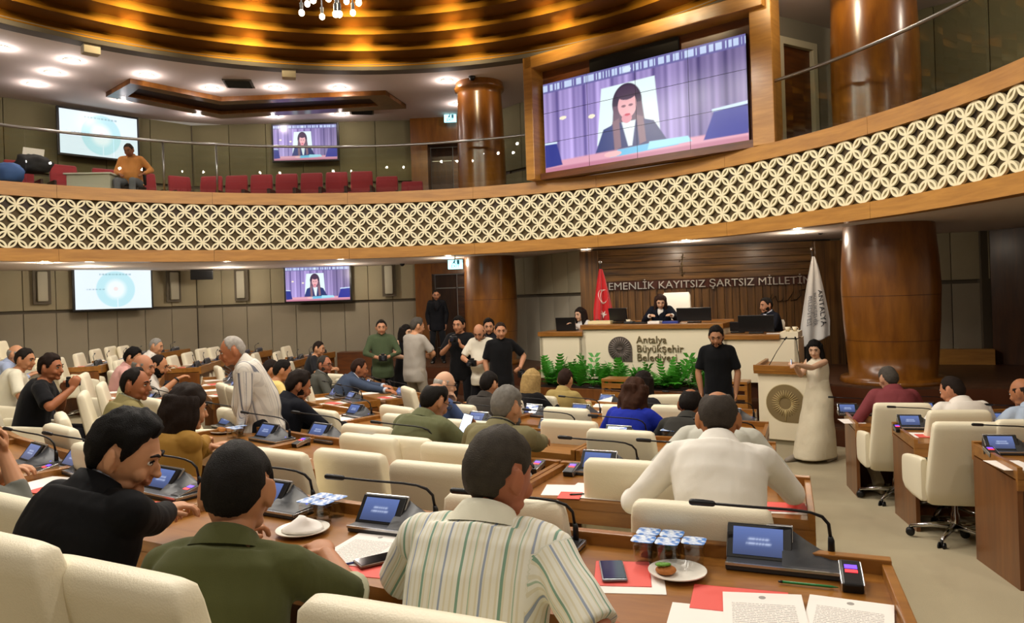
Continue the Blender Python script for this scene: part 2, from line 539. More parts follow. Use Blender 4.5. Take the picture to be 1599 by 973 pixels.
# small ornament and signature on the wall
orn = MB()
for k in range(9):
    z = 2.5 + k * .045; x = 1.93 + .03 * math.sin(k * 1.9)
    orn.tube([(x - .03, 0, z), (x, 0, z + .03), (x + .04 * math.cos(k), 0, z + .035)], .007, 6)
orn.tube([(1.93, 0, 2.48), (1.92, 0, 2.7), (1.95, 0, 2.92)], .009, 6)
o = orn.build('wall_emblem', mat('old_brass', '#8a7550', .35, .9), bw, 'all'); o.location = (0, -.01, .05)
sg = MB()
pts = [(.0, .05), (.05, .16), (.02, .04), (.1, .12), (.13, .02), (.2, .03), (.24, .1), (.21, .02), (.3, .04), (.36, .12), (.4, .19), (.35, .03), (.45, .05), (.52, .12), (.5, .2), (.6, .22)]
sg.tube([(3.55 + x * 1.1, -.0, 1.96 + z * 1.1) for x, z in pts], .009, 6)
o = sg.build('wall_signature', mat('dark_bronze', '#2c2116', .35, .8), bw, 'all'); o.location = (0, -.012, 0)

# ---- dais platform, steps
FRONT = [(-3.1, 18.3), (-3.0, 16.35), (-1.3, 15.7), (-.05, 14.3), (.55, 13.3), (1.0, 12.95), (2.2, 12.35), (3.3, 11.75), (4.6, 11.15), (5.2, 10.35), (6.6, 10.1), (8.5, 9.6), (11, 8.4)]
def offset_path(p, d):
    out = []
    for i, q in enumerate(p):
        a = Vector(p[max(0, i - 1)]); b = Vector(p[min(len(p) - 1, i + 1)])
        t = (b - a).normalized(); n = Vector((t.y, -t.x))
        out.append(Vector(q) + n * -d if False else Vector(q) + Vector((t.y, -t.x)) * d)
    return out
plat = struct('floor_platform')
BACKP = [(11, 14), (6.25, 14.0), (1.4, 14.75), (0, 17.6), (-.7, 18.35)]
for k, (d, z0, z1) in enumerate(((0, .0, .78), (.34, 0, .52), (.68, 0, .26))):
    p = offset_path(FRONT, d)
    poly = [(q.x, q.y) for q in p] + BACKP
    MB().prism(poly, z0, z1 - .03).build('step', mat('step_riser', '#4a2208', .45), plat)
    MB().prism(poly, z1 - .03, z1).build('step_tread', MAHOG, plat)
# timber plinths along the walls
for a, b, zt in (((-4.3, 17.75), (-2.75, 17.8), 1.02),):
    mb = MB(); wall_run(mb, a, b, .0, zt, .5); o = mb.build('trim_1', OAKD); o['kind'] = 'structure'
mb = MB(); wall_run(mb, (6.4, 13.55), (8.4, 12.75), .78, 1.05, .2); o = mb.build('baseboard_right', OAK); o['kind'] = 'structure'

# ---- columns
def column(name, c, prof, seams=()):
    root = struct(name, (c[0], c[1], 0))
    MB().lathe(prof, 48).build('shaft', COLW, root, 'all')
    return root
r1 = [(.0, .76), (.72, .76), (.74, .80), (.72, .86), (.60, .87), (.625, 1.2), (.66, 1.7), (.68, 2.2), (.665, 2.6), (.635, 2.95), (.625, 3.14)]
cR = column('trim_column_right', (5.72, 11.05), r1)
rl_ = [(.0, .76), (.62, .76), (.62, .86), (.53, .87), (.55, 1.2), (.575, 1.7), (.58, 2.2), (.57, 2.6), (.555, 3.14)]
cL = column('trim_column_left', (-.47, 16.1), rl_)
ru = [(.5, GALZ - .2), (.51, 4.8), (.5, 5.4), (.485, 6.0), (.465, 6.5), (.465, 6.6), (.52, 6.62), (.53, 6.68), (.5, 6.72), (.5, CZ)]
column('trim_column_upper_left', (-.55, 15.5), ru)
ru2 = [(.6, GALZ - .2), (.615, 4.8), (.62, 5.4), (.61, 6.0), (.59, 6.5), (.6, CZ)]
column('trim_column_upper_right', (5.65, 11.15), ru2)
# veneer seams: thin inlay rings and staves on the two big lower columns
INLAY = mat('dark_inlay', '#3c1804', .4)
for root, prof, zz in ((cR, r1, (1.42, 2.08)), (cL, rl_, (1.5, 2.2))):
    for z in zz:
        r = np.interp(z, [p[1] for p in prof], [p[0] for p in prof])
        MB().lathe([(r + .0015, z - .004), (r + .0015, z + .004)], 48).build('inlay', INLAY, root, 'all')

# ---- ceilings
def ring_plate(mb, c, r0, r1, z, n=96, a0=0, a1=2 * math.pi, up=False):
    mb.lathe([(r0, z), (r1, z)], n, (c[0], c[1], 0), a0, a1)
    return mb
o = ring_plate(MB(), DOME_C, DOME_R + .28, 12.0, CZ).build('ceiling_gallery', CEIL); o['kind'] = 'structure'
mb = MB().lathe([(RR + .18, BANDB + .025), (13.2, BANDB + .025), (13.2, GALZ - .22), (RR + .18, GALZ - .22)], 96, (RC[0], RC[1], 0), -.9, 3.7, close=True)
o = mb.build('ceiling_lower', CEIL); o['kind'] = 'structure'
o = MB().lathe([(RR + .1, GALZ), (11.2, GALZ), (11.2, GALZ - .2), (RR + .1, GALZ - .2)], 96, (RC[0], RC[1], 0), -.3, 3.4, close=True).build('floor_gallery', mat('gallery_carpet', '#4b4036', .95)); o['kind'] = 'structure'
# the stepped gilded dome
GOLD = mat('gilded_band', '#7d5414', .40, .92, var=.05, vscale=9)
BRZ = mat('bronze_soffit', '#6d430f', .5, .6)
dome = struct('ceiling_dome', (DOME_C[0], DOME_C[1], 0))
MB().lathe([(DOME_R + .30, CZ - .01), (DOME_R + .02, CZ - .012), (DOME_R, CZ + .1)], 128).build('rim', TAUPE, dome, 30)
NR = 9; FH, SW = .15, .45
spots = []
for i in range(NR):
    r = DOME_R - SW * i - (0 if i == 0 else 0)
    z0 = CZ + .06 + FH * i
    MB().lathe([(r, z0), (r + .015, z0 + FH)], 128).build('gilded_band', GOLD, dome, 'all')
    MB().lathe([(r + .02, z0 + FH), (r - SW, z0 + FH)], 128).build('soffit', BRZ, dome, 'all')
    spots.append((r, z0))
MB().lathe([(DOME_R - SW * NR, CZ + .06 + FH * NR - .0), (0.0, CZ + .06 + FH * NR)], 64).build('crown', BRZ, dome)
for a in (107, 134, 147):
    x = (DOME_R + .2) * math.cos(math.radians(a)); y = (DOME_R + .2) * math.sin(math.radians(a))
    MB().bbox((x, y, CZ - .08), (.26, .2, .15), .01, math.radians(a - 90)).build('sensor_box', mat('beige_box', '#b8ab90', .6), dome)
for i, (r, z0) in enumerate(spots[:6]):  # spots added in open air, without fixtures, to brighten patches of each band
    for k in range(21):
        a = math.radians(17.15 * k + 9.6 + 1.3 * (i % 2))
        if math.sin(a) < -.25: continue
        x = DOME_C[0] + (r - 1.05) * math.cos(a); y = DOME_C[1] + (r - 1.05) * math.sin(a)
        lamp('band_patch_spot', 'SPOT', (x, y, z0 + FH * .6), 95.0, (1, .80, .48), .0, (math.radians(90 if i else 103), 0, a - math.pi / 2), math.radians(58 if i else 46), 1.0)

# timber coffer frame on the gallery ceiling
cof = struct('trim_coffer')
near = [(203, 122), (345, 151), (602, 141)]; far = [(165, 144), (345, 179), (634, 163)]
zc_ = CZ
npn = [onz(u, v, zc_) for u, v in near]; fpn = [onz(u, v, zc_) for u, v in far]
def strip_prism(pts_a, pts_b, z0, z1):
    poly = [(p.x, p.y) for p in pts_a] + [(p.x, p.y) for p in reversed(pts_b)]
    return MB().prism(poly, z0, z1)
def lerpl(a, b, t): return [p.lerp(q, t) for p, q in zip(a, b)]
n2 = lerpl(npn, fpn, .2); f2 = lerpl(fpn, npn, .26)
strip_prism(npn, n2, zc_ - .1, zc_).build('coffer_rail', COLW, cof)
strip_prism(f2, fpn, zc_ - .1, zc_).build('coffer_rail', COLW, cof)
e0 = [npn[0].lerp(npn[1], .0), npn[0].lerp(npn[1], .13)]; e1 = [fpn[0], fpn[0].lerp(fpn[1], .13)]
strip_prism(e0, e1, zc_ - .099, zc_).build('coffer_rail', COLW, cof)
e0 = [npn[2].lerp(npn[1], .12), npn[2]]; e1 = [fpn[2].lerp(fpn[1], .12), fpn[2]]
strip_prism(e0, e1, zc_ - .099, zc_).build('coffer_rail', COLW, cof)
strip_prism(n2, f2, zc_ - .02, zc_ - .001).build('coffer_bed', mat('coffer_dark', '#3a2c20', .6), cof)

# ---- balcony front: cap, lattice, lower band
bal = struct('wall_balcony', (RC[0], RC[1], 0))
A0, A1 = math.radians(-38), math.radians(190)
NSEG = 12
for k in range(NSEG):
    a0 = A0 + (A1 - A0) * k / NSEG + .0003; a1 = A0 + (A1 - A0) * (k + 1) / NSEG - .0003
    MB().lathe([(RR, CAPB), (RR, CAPZ), (RR + .34, CAPZ), (RR + .34, CAPB)], 14, (0, 0, 0), a0, a1, close=True).build('cap_board', OAK, bal, 30)
    MB().lathe([(RR, BANDB), (RR, BANDT), (RR + .2, BANDT), (RR + .2, BANDB)], 14, (0, 0, 0), a0, a1, close=True).build('lower_board', OAK, bal, 30)
    MB().lathe([(RR + .10, BANDT - .02), (RR + .10, CAPB + .02), (RR + .14, CAPB + .02), (RR + .14, BANDT - .02)], 14, (0, 0, 0), a0, a1, close=True).build('backing_board', mat('lattice_backing', '#54452c', .8), bal, 30)
pit = (CAPB - BANDT) / 3.0
ncol = round(RR * (A1 - A0) / pit); dphi = (A1 - A0) / ncol
def petal(half, wid, k=.0):
    """lens outline along local x from -half..half"""
    n = 7; up = [(-half + 2 * half * i / n, wid * (1 - (2 * i / n - 1) ** 2)) for i in range(n + 1)]
    return up + [(x, -y) for x, y in reversed(up[1:-1])]
hl = pit * math.sqrt(2) / 4; wd = hl * .46
outl = petal(hl * 1.03, wd); inl = petal(hl * .55, wd * .33)
LATT = mat('lattice_cream', '#e9dfba', .5)
def lattice_panel(c0, c1):
    mb = MB(); n = len(outl)
    for c in range(c0, c1):
        for row in range(3):
            for (sx, sz) in ((1, 1), (-1, 1), (1, -1), (-1, -1)):
                cx = (c + .5 + sx * .25) ; cz = BANDT + (row + .5 + sz * .25) * pit
                ang = -math.pi / 4 * sx * sz
                vs = []
                for depth in (.035, .072):
                    for ol in (outl, inl):
                        for x, z in ol:
                            X = x * math.cos(ang) - z * math.sin(ang); Z = x * math.sin(ang) + z * math.cos(ang)
                            a = A1 - (cx * pit + X) / pit * dphi
                            r = RR + depth
                            vs.append((r * math.cos(a), r * math.sin(a), cz + Z))
                fs = []
                for i in range(n):
                    j = (i + 1) % n
                    fs.append((i, j, n + j, n + i)); fs.append((2 * n + i, 3 * n + i, 3 * n + j, 2 * n + j))
                    fs.append((i, 2 * n + i, 2 * n + j, j)); fs.append((n + i, n + j, 3 * n + j, 3 * n + i))
                mb.add(vs, fs)
    return mb
per = math.ceil(ncol / NSEG)
for k in range(NSEG):
    a, b = k * per, min(ncol, (k + 1) * per)
    if a < b: lattice_panel(a, b).build('lattice_panel', LATT, bal)

# ---- glass balustrade of the gallery
GLS = glass('balustrade_glass', (.93, .96, .93), 1.6)
def balustrade(name, label, a0, a1, posts=()):
    root = thing(name, label, 'railing', (RC[0], RC[1], CAPZ))
    n = max(1, round((a1 - a0) * RR / 1.3)); R = RR + .16
    for k in range(n):
        b0 = a0 + (a1 - a0) * k / n + .0006; b1 = a0 + (a1 - a0) * (k + 1) / n - .0006
        MB().lathe([(R, .0), (R, .93), (R + .012, .93), (R + .012, .0)], 6, (0, 0, 0), b0, b1, close=True).build('glass_panel', GLS, root)
    m = 48
    MB().tube([(R * math.cos(a0 + (a1 - a0) * i / m), R * math.sin(a0 + (a1 - a0) * i / m), .965) for i in range(m + 1)], .026, 10).build('handrail', STEEL, root, 'all')
    for a in posts:
        MB().tube([(R * math.cos(a), R * math.sin(a), 0), (R * math.cos(a), R * math.sin(a), .95)], .02, 10).build('post', STEEL, root, 'all')
    return root
def ring_ang(u, v=300):
    x, z = ray(u, v)
    # intersection of the view ray with the ring circle, far side
    dx, dy = x, 1.0; L = math.hypot(dx, dy); dx /= L; dy /= L
    b = -(RC[0] * dx + RC[1] * dy); c = RC[0] ** 2 + RC[1] ** 2 - RR ** 2
    t = -b + math.sqrt(b * b - c)
    return math.atan2(t * dy - RC[1], t * dx - RC[0])
balustrade('glass_railing', 'glass balustrade with steel handrail in front of the red gallery seats', ring_ang(838), math.radians(186), (ring_ang(258), ring_ang(340)))
balustrade('glass_railing', 'glass balustrade with steel handrail right of the video wall', math.radians(-30), ring_ang(1178))
# ================================================================== SCREENS
def img_coords(W, H):
    x = np.linspace(0, 1, W)[None, :].repeat(H, 0); y = np.linspace(0, 1, H)[:, None].repeat(W, 1)
    return x, y
def put(img, mask, col):
    m = np.clip(mask, 0, 1)[..., None]
    img[:] = img * (1 - m) + np.array(lin(col)) * m
def sm(d, s=.006): return np.clip(.5 - d / s, 0, 1)
def poly_mask(x, y, pts, s=.006):
    """soft mask of a convex polygon (clockwise in image space)"""
    d = np.full_like(x, -9.)
    n = len(pts)
    ar = sum(pts[i][0] * pts[(i + 1) % n][1] - pts[(i + 1) % n][0] * pts[i][1] for i in range(n))
    if ar < 0: pts = pts[::-1]
    for i in range(n):
        (x0, y0), (x1, y1) = pts[i], pts[(i + 1) % n]
        nx, ny = (y1 - y0), -(x1 - x0); L = math.hypot(nx, ny)
        d = np.maximum(d, ((x - x0) * nx + (y - y0) * ny) / L)
    return sm(d, s)
def ellm(x, y, cx, cy, rx, ry, s=.05):
    return sm(np.sqrt(((x - cx) / rx) ** 2 + ((y - cy) / ry) ** 2) - 1, s)
def paint_speaker(W, H):
    """picture on the screens: a woman in a navy suit reading at the dais"""
    x, y = img_coords(W, H); img = np.zeros((H, W, 3))
    st = .5 + .22 * np.sin(x * 47 + 1.5 * np.sin(x * 13)) + .16 * np.sin(x * 121 + 2) + .12 * np.sin(x * 211)
    st = np.clip(st, 0, 1)[..., None]
    img[:] = np.array(lin('#564a86')) * (1 - st) + np.array(lin('#b9a6e0')) * st
    img *= (1.0 + .35 * np.sin(x * 4.2 + .3))[..., None] * (.85 + .3 * y)[..., None]
    put(img, sm(np.abs(x - .5) - .5) * sm(y - .11, .01), '#6f6aa6')
    lt = (np.sin(x * 230) * np.sin(x * 97 + 2) * np.cos(x * 31) > -.05).astype(float)
    put(img, lt * sm(np.abs(y - .055) - .035, .01) * .9, '#cfe0ff')
    put(img, ellm(x, y, .11, .42, .02, .02), '#fff3d8'); put(img, ellm(x, y, .27, .47, .018, .022), '#fff3d8')
    put(img, ellm(x, y, .46, .06, .02, .03), '#dff0ff')
    # chair back
    put(img, poly_mask(x, y, [(.325, .20), (.595, .19), (.615, .80), (.295, .80)][::-1]), '#e9fbff')
    # long hair
    put(img, ellm(x, y, .455, .40, .075, .20), '#3a2b46')
    put(img, poly_mask(x, y, [(.385, .42), (.53, .42), (.555, .84), (.37, .84)][::-1]), '#6d5468')
    # suit
    put(img, poly_mask(x, y, [(.375, .60), (.54, .60), (.60, .97), (.30, .97)][::-1]), '#27356f')
    put(img, poly_mask(x, y, [(.33, .64), (.39, .60), (.37, .98), (.265, .98)][::-1]), '#2b3d7c')
    put(img, poly_mask(x, y, [(.53, .60), (.585, .64), (.655, .90), (.53, .92)][::-1]), '#24336e')
    put(img, poly_mask(x, y, [(.425, .60), (.495, .60), (.475, .86), (.455, .86)][::-1]), '#eaf6fb')
    put(img, poly_mask(x, y, [(.378, .58), (.412, .55), (.42, .86), (.385, .88)][::-1]), '#8a6a78')
    put(img, poly_mask(x, y, [(.50, .55), (.535, .58), (.545, .84), (.512, .86)][::-1]), '#8a6a78')
    # face
    put(img, ellm(x, y, .456, .43, .047, .135), '#f2b6bb')
    put(img, ellm(x, y, .452, .565, .026, .05), '#e59aa6')
    put(img, ellm(x, y, .456, .30, .052, .075), '#4a3550')
    for ex in (.438, .474): put(img, ellm(x, y, ex, .435, .012, .012, .3) * .8, '#5a3448')
    put(img, ellm(x, y, .456, .53, .014, .012, .3), '#d0405a')
    # desk, papers, monitors
    put(img, sm(.89 - .012 * np.sin(x * 3) - y, .02), '#e6a7bb')
    put(img, sm(.955 - y, .02), '#c77f98')
    put(img, poly_mask(x, y, [(.40, .88), (.66, .86), (.70, .93), (.36, .95)][::-1]), '#6fc3ea')
    put(img, poly_mask(x, y, [(.56, .85), (.74, .86), (.76, .92), (.55, .93)][::-1]), '#a9e6fa')
    put(img, ellm(x, y, .375, .915, .045, .03), '#f5c0c2')
    put(img, poly_mask(x, y, [(.86, .66), (1.0, .64), (1.0, .93), (.81, .93)][::-1]), '#22309a')
    put(img, poly_mask(x, y, [(.85, .645), (1.0, .625), (1.0, .655), (.85, .675)][::-1]), '#cfe6ff')
    put(img, poly_mask(x, y, [(.0, .68), (.07, .69), (.10, .94), (.0, .95)][::-1]), '#27348e')
    put(img, poly_mask(x, y, [(.0, .665), (.072, .675), (.072, .695), (.0, .69)][::-1]), '#d7ecff')
    return img
def paint_slide(W, H):
    x, y = img_coords(W, H); img = np.ones((H, W, 3)) * np.array(lin('#e9f6ff'))
    put(img, ellm(x, y, .52, .5, .255, .46, .06), '#bfe9f2')
    put(img, ellm(x, y, .52, .5, .13, .24, .5), '#effafc')
    put(img, ellm(x, y, .52, .49, .03, .05, .5) * .7, '#f6d6d4')
    lt = (np.sin(x * 260) * np.sin(x * 117 + 1) > -.2).astype(float)
    put(img, lt * sm(np.abs(y - .12) - .02, .01) * sm(np.abs(x - .52) - .21, .01) * .7, '#7fa9b4')
    put(img, lt * sm(np.abs(y - .50) - .014, .01) * sm(np.abs(x - .26) - .12, .01) * .6, '#6f98a8')
    put(img, sm(np.abs(x - .54) - .006, .006) * sm(np.abs(y - .86) - .12, .01), '#e9f6ff')
    return img
SCR = attr_emit('screen_picture', .8)
SCRB = attr_emit('slide_picture', .82)
# video wall: 4 x 3 displays in an oak box standing on the balcony cap
sl, sr = P(852, 270, 13.95), P(1170, 219, 11.5)
svec = Vector((sr.x - sl.x, sr.y - sl.y, 0)); SW_ = svec.length; sang = math.atan2(svec.y, svec.x)
sz0, sz1 = 4.585, 6.275; SH_ = sz1 - sz0
vw = thing('video_wall', 'large video wall of twelve displays in an oak box above the balcony', 'screen', ((sl.x + sr.x) / 2, (sl.y + sr.y) / 2, CAPZ), sang)
pic = paint_speaker(360, 156)
pw, ph = SW_ / 4, SH_ / 3
for r in range(3):
    for c in range(4):
        sub = pic[r * 52:(r + 1) * 52, c * 90:(c + 1) * 90]
        x = -SW_ / 2 + pw * (c + .5); z = sz1 - ph * (r + .5) - CAPZ
        b = MB().box((0, .03, 0), (pw - .001, .05, ph - .001)).build('display', BLACK, vw); b.location = (x, .0, z)
        colour_grid('display_picture', sub, pw - .008, ph - .008, SCR, b)
zt = CZ - CAPZ - .01
MB().bbox((-SW_ / 2 - .16, -.02, zt / 2), (.2, .5, zt), .012).build('frame_post', OAK, vw)
MB().bbox((SW_ / 2 + .28, .05, zt / 2), (.34, .4, zt), .012).build('frame_post', OAK, vw)
MB().bbox((.06, -.02, zt - .11), (SW_ + .6, .5, .22), .012).build('frame_top', OAK, vw)
MB().box((.1, .12, zt / 2), (SW_ + .5, .05, zt)).build('frame_back', OAKD, vw)
MB().box((.05, .05, .06), (SW_ + .2, .3, .12)).build('frame_sill', OAKD, vw)
gr = MB().bbox((-.05, .03, 1.95), (1.75, .06, .23), .01)
gr.build('speaker_grille', mat('speaker_cloth', '#17140f', .95, bump=.6, bscale=400), vw)

def tv(name, label, u0, v0, u1, v1, Y0, Y1, painter, material, tilt=0.0):
    """flat television; corners given on the photograph, at the two depths of its side edges"""
    a, b = P(u0, v1, Y0), P(u1, v1, Y1); ta = P(u0, v0, Y0)
    d = Vector((b.x - a.x, b.y - a.y, 0)); w = d.length; h = ta.z - a.z
    c = (a + b) / 2
    root = thing(name, label, 'television', (c.x, c.y, a.z), math.atan2(d.y, d.x))
    T = Matrix.Rotation(tilt, 3, 'X')
    MB().bbox((0, .03, h / 2), (w + .09, .06, h + .09), .01).build('bezel', BLACK, root)
    g = colour_grid('picture', painter(192, 108), w, h, material, root); g.location = (0, -.004, h / 2)
    MB().box((0, .12, h / 2), (.3, .14, .3)).build('wall_bracket', DKGREY, root)
    return root
def wallY(a, b, u, v, off):
    """depth of wall line a-b along the view ray of pixel u"""
    x, _ = ray(u, v); dx, dy = b[0] - a[0], b[1] - a[1]
    s = (x * a[1] - a[0]) / (dx - x * dy)
    return a[1] + s * dy - off
tv('television', 'wall television with a pale pie chart slide below the balcony on the left', 118, 421, 237, 484, wallY(WA0, WA1, 118, 450, .3), wallY(WA0, WA1, 237, 450, .3), paint_slide, SCRB)
tv('television', 'wall television showing a speaking woman below the balcony beside the wooden door', 447, 418, 547, 471, 18.0, 18.05, paint_speaker, SCR)
tv('television', 'upper gallery television with a pale pie chart slide behind the man in orange', 94, 168, 215, 238, wallY(WA0, WA1, 94, 200, .3), wallY(WA0, WA1, 215, 200, .3), paint_slide, SCRB)
tv('television', 'upper gallery television showing a speaking woman above the red seats', 428, 196, 527, 251, 18.0, 18.05, paint_speaker, SCR)

# ================================================================== LAMPS ON THE CEILINGS
def downlight(u, v, z, label, e=30, col=(1, .86, .68)):
    p = onz(u, v, z)
    r = thing('downlight', label, 'ceiling lamp', (p.x, p.y, z), 0, 'round downlights')
    MB().lathe([(.10, -.004), (.125, -.012), (.14, -.004), (.14, .0)], 20).build('trim_ring', WHITE, r, 'all')
    MB().lathe([(0, -.006), (.10, -.006)], 20).build('diffuser', LENSW, r)
    lamp('downlight_and_fill', 'POINT', (p.x, p.y, z - .10), e, col, .05)
    return r
UPD = [(112, 94), (82, 113), (54, 131), (229, 117), (193, 156), (331, 138), (310, 178), (430, 137), (426, 181), (530, 137), (531, 178), (698, 126), (716, 162), (2, 74)]
ORD = ['first', 'second', 'third', 'fourth', 'fifth', 'sixth', 'seventh', 'eighth', 'ninth', 'tenth', 'eleventh', 'twelfth', 'thirteenth', 'fourteenth']
for i, (u, v) in enumerate(sorted(UPD)):
    downlight(u, v, CZ - .002, 'round glowing downlight in the gallery ceiling, %s from the left' % ORD[i], 11, (1, .88, .84))
for i, (u, v) in enumerate([(70, 410), (700, 403), (915, 389), (1070, 377), (1245, 363)]):
    downlight(u, v, BANDB + .023, ['round downlight under the balcony left of the slide television', 'round downlight under the balcony beside the exit sign',
              'round downlight under the balcony above the red flag', 'round downlight under the balcony above the chairwoman', 'round downlight under the balcony above the white flag'][i], 18)
# unseen point lights without fixtures at the lower ceiling, hidden by the balcony front
for x, y in ((-4.0, 17.2), (-6.6, 17.0), (-8.6, 14.9)):
    lamp('downlight_and_fill', 'POINT', (x, y, BANDB - .14), 26, (1, .88, .72), .06)

for x, y in ((4.3, 10.3), (7.0, 9.4), (7.6, 7.0), (2.2, 13.6)):  # points added to brighten the dim right gallery; no fixtures there
    lamp('downlight_and_fill', 'POINT', (x, y, CZ - .14), 32, (1, .88, .74), .06)
# chandelier of glowing bulbs on thin rods
ch = thing('chandelier', 'chandelier of small glowing bulbs on black rods under the gilded dome', 'chandelier', (-1.62, 6.6, 7.6))
MB().lathe([(0, .0), (.55, .0), (.55, .06), (0, .06)], 32).build('canopy', BLACK, ch, 30)
BULB = mat('bulb_glow', '#fff2d8', .3, emit='#ffe6b8', estr=22)
bulbs = [(471, 20), (480, 6), (489, 0), (503, 26), (513, -2), (524, 22), (526, 10), (530, 22), (541, 2), (551, 20), (560, 4), (495, -14), (520, -20), (545, -16), (470, -18), (508, -28), (533, -34), (556, -30), (484, -34)]
for i, (u, v) in enumerate(bulbs):
    p = P(u, v, 6.6 + .45 * math.sin(i * 2.4))
    q = Vector((p.x + 1.62, p.y - 6.6, p.z - 7.6))
    rod = MB().tube([(q.x, q.y, 0), (q.x, q.y, q.z + .05)], .006, 6).build('rod', BLACK, ch)
    MB().tube([(q.x, q.y, q.z + .09), (q.x, q.y, q.z + .02)], .016, 8).build('bulb_holder', BLACK, rod)
    MB().ell((q.x, q.y, q.z), (.026, .026, .03), 12, 8).build('bulb', BULB, rod, 'all')

# exit signs
EXB = mat('exit_sign_face', '#bfeef5', .4, emit='#9fe6f2', estr=1.3)
EXT = mat('exit_sign_text', '#0f6f86', .5)
def exit_sign(u, v, Y, label, w=.30, h=.19):
    p = P(u, v, Y)
    r = thing('exit_sign', label, 'sign', p)
    MB().bbox((0, 0, 0), (w, .05, h), .008).build('sign_box', EXB, r)
    MB().box((0, 0, h / 2 + .1), (.02, .02, .2)).build('hanger', STEEL, r)
    t1 = text_mb('EXIT', .085, .002).build('lettering', EXT, r); t1.location = (.0, -.028, -.065)
    mb = MB()  # running figure and door
    mb.box((-.02, 0, .05), (.03, .004, .05), 0, Matrix.Rotation(.4, 3, 'Y')); mb.ell((-.005, 0, .085), (.012, .004, .012), 8, 6)
    mb.box((-.045, 0, .025), (.035, .004, .012), 0, Matrix.Rotation(-.5, 3, 'Y')); mb.box((.0, 0, .02), (.035, .004, .012), 0, Matrix.Rotation(.7, 3, 'Y'))
    mb.box((.06, 0, .045), (.05, .004, .085))
    o = mb.build('pictogram', EXT, r); o.location = (0, -.028, 0)
    return r
exit_sign(711, 413, 14.9, 'small glowing exit sign hanging under the balcony before the wooden door')
exit_sign(703, 185, 17.9, 'small glowing exit sign on the gallery beside the round column')
# emergency lamp and little cameras
def dome_cam(u, v, Y, label, ceil=True):
    p = P(u, v, Y)
    r = thing('security_camera', label, 'camera', p)
    MB().lathe([(0, .05), (.07, .05), (.075, .0), (.06, -.01)], 20).build('housing', DKGREY, r, 30)
    MB().ell((0, 0, -.01), (.06, .06, .07), 16, 10).build('dome_glass', BLACK, r, 'all')
    MB().box((0, 0, .09), (.05, .05, .09)).build('mount', DKGREY, r)
dome_cam(628, 411, 17.9, 'small dark dome camera high on the back wall left of the wooden door')
dome_cam(1281, 359, 12.3, 'small dark dome camera under the balcony right of the white flag')
dome_cam(737, 120, 14.95, 'small dark dome camera in front of the upper round column')
# wall speakers: pale column grilles in recessed frames
GRL = mat('speaker_grille_pale', '#aaa593', .5, .2, bump=.5, bscale=500)
def wall_speaker(u, v0, v1, Y, ang, label):
    a = P(u, v0, Y); b = P(u, v1, Y); h = a.z - b.z
    r = thing('column_speaker', label, 'speaker', ((a.x + b.x) / 2, Y, b.z), ang)
    MB().bbox((0, .04, h / 2), (.34, .04, h + .12), .006).build('recess_frame', TAUPE, r)
    MB().bbox((0, -.01, h / 2), (.2, .08, h), .03).build('grille', GRL, r, 30)
    return r
angA = math.atan2(WA1[1] - WA0[1], WA1[0] - WA0[0])
wall_speaker(66, 424, 471, wallY(WA0, WA1, 66, 450, .1), angA, 'pale column speaker on the left wall left of the slide television')
wall_speaker(272, 425, 468, wallY(WA0, WA1, 272, 450, .1), angA, 'pale column speaker on the left wall right of the slide television')
wall_speaker(376, 423, 466, 18.12, 0.03, 'pale column speaker on the back wall near the room corner')
wall_speaker(607, 415, 459, 18.25, 0.03, 'pale column speaker on the back wall beside the wooden door')
p = P(315, 428, 17.5)
r = thing('wall_loudspeaker', 'black box loudspeaker hanging in the corner of the back wall', 'speaker', p, .4)
MB().bbox((0, 0, 0), (.5, .3, .22), .02, 0, Matrix.Rotation(.25, 3, 'X')).build('cabinet', BLACK, r)
MB().box((0, .2, .14), (.08, .3, .05)).build('bracket', DKGREY, r)
# ceiling vents on the gallery
for u, v, lab in ((373, 130, 'square air vent in the gallery ceiling near the centre'), (565, 173, 'square air vent in the gallery ceiling by the right end of the coffer')):
    p = onz(u, v, CZ)
    r = thing('air_vent', lab, 'vent', (p.x, p.y, CZ), .2)
    MB().box((0, 0, -.012), (.56, .56, .02)).build('vent_frame', TAUPE, r)
    for k in range(7): MB().box((0, -.21 + .07 * k, -.03), (.48, .03, .02), 0, Matrix.Rotation(.5, 3, 'X')).build('slat', BLACK, r)

# ================================================================== DAIS
DA = math.atan2(11.55 - 12.72, 3.31 - 1.21)
DO = P(909, 510, 12.7); DO2 = P(1128, 505, 11.6)
dO = Vector((DO.x, DO.y, 0)); dvec = Vector((DO2.x - DO.x, DO2.y - DO.y, 0)); DL = dvec.length; DA = math.atan2(dvec.y, dvec.x)
def dais_seg(name, label, x0, x1, ztop, depth, zb=.78, top_inset=0.0, top_x1=None):
    r = thing(name, label, 'desk', dO, DA)
    MB().bbox(((x0 + x1) / 2, .05, (zb + ztop - .08) / 2), (x1 - x0, .1, ztop - .08 - zb), .006).build('front_panel', WHITE, r)
    for x in (x0 + .03, x1 - .03): MB().box((x, depth / 2, (zb + ztop - .08) / 2), (.06, depth, ztop - .08 - zb)).build('side_panel', WHITE, r)
    tx1 = top_x1 or x1 + .02
    MB().bbox(((x0 - .02 + tx1) / 2, depth / 2 + .01, ztop - .04), (tx1 - x0 + .02, depth + .12, .08), .008).build('desk_top', DESKW, r)
    MB().bbox(((x0 + tx1) / 2, depth + .03, ztop + .015), (tx1 - x0, .04, .03), .004).build('back_rail', DESKW, r)
    return r
DZ, DWL, DWR = 1.715, 1.60, 1.535
dc = dais_seg('dais_desk', 'tall white dais desk with walnut top and the municipal logo', 0, DL, DZ, .85)
dl = dais_seg('dais_desk', 'lower white dais desk holding the laptop, left of the tall one', -.82, -.005, DWL, .8)
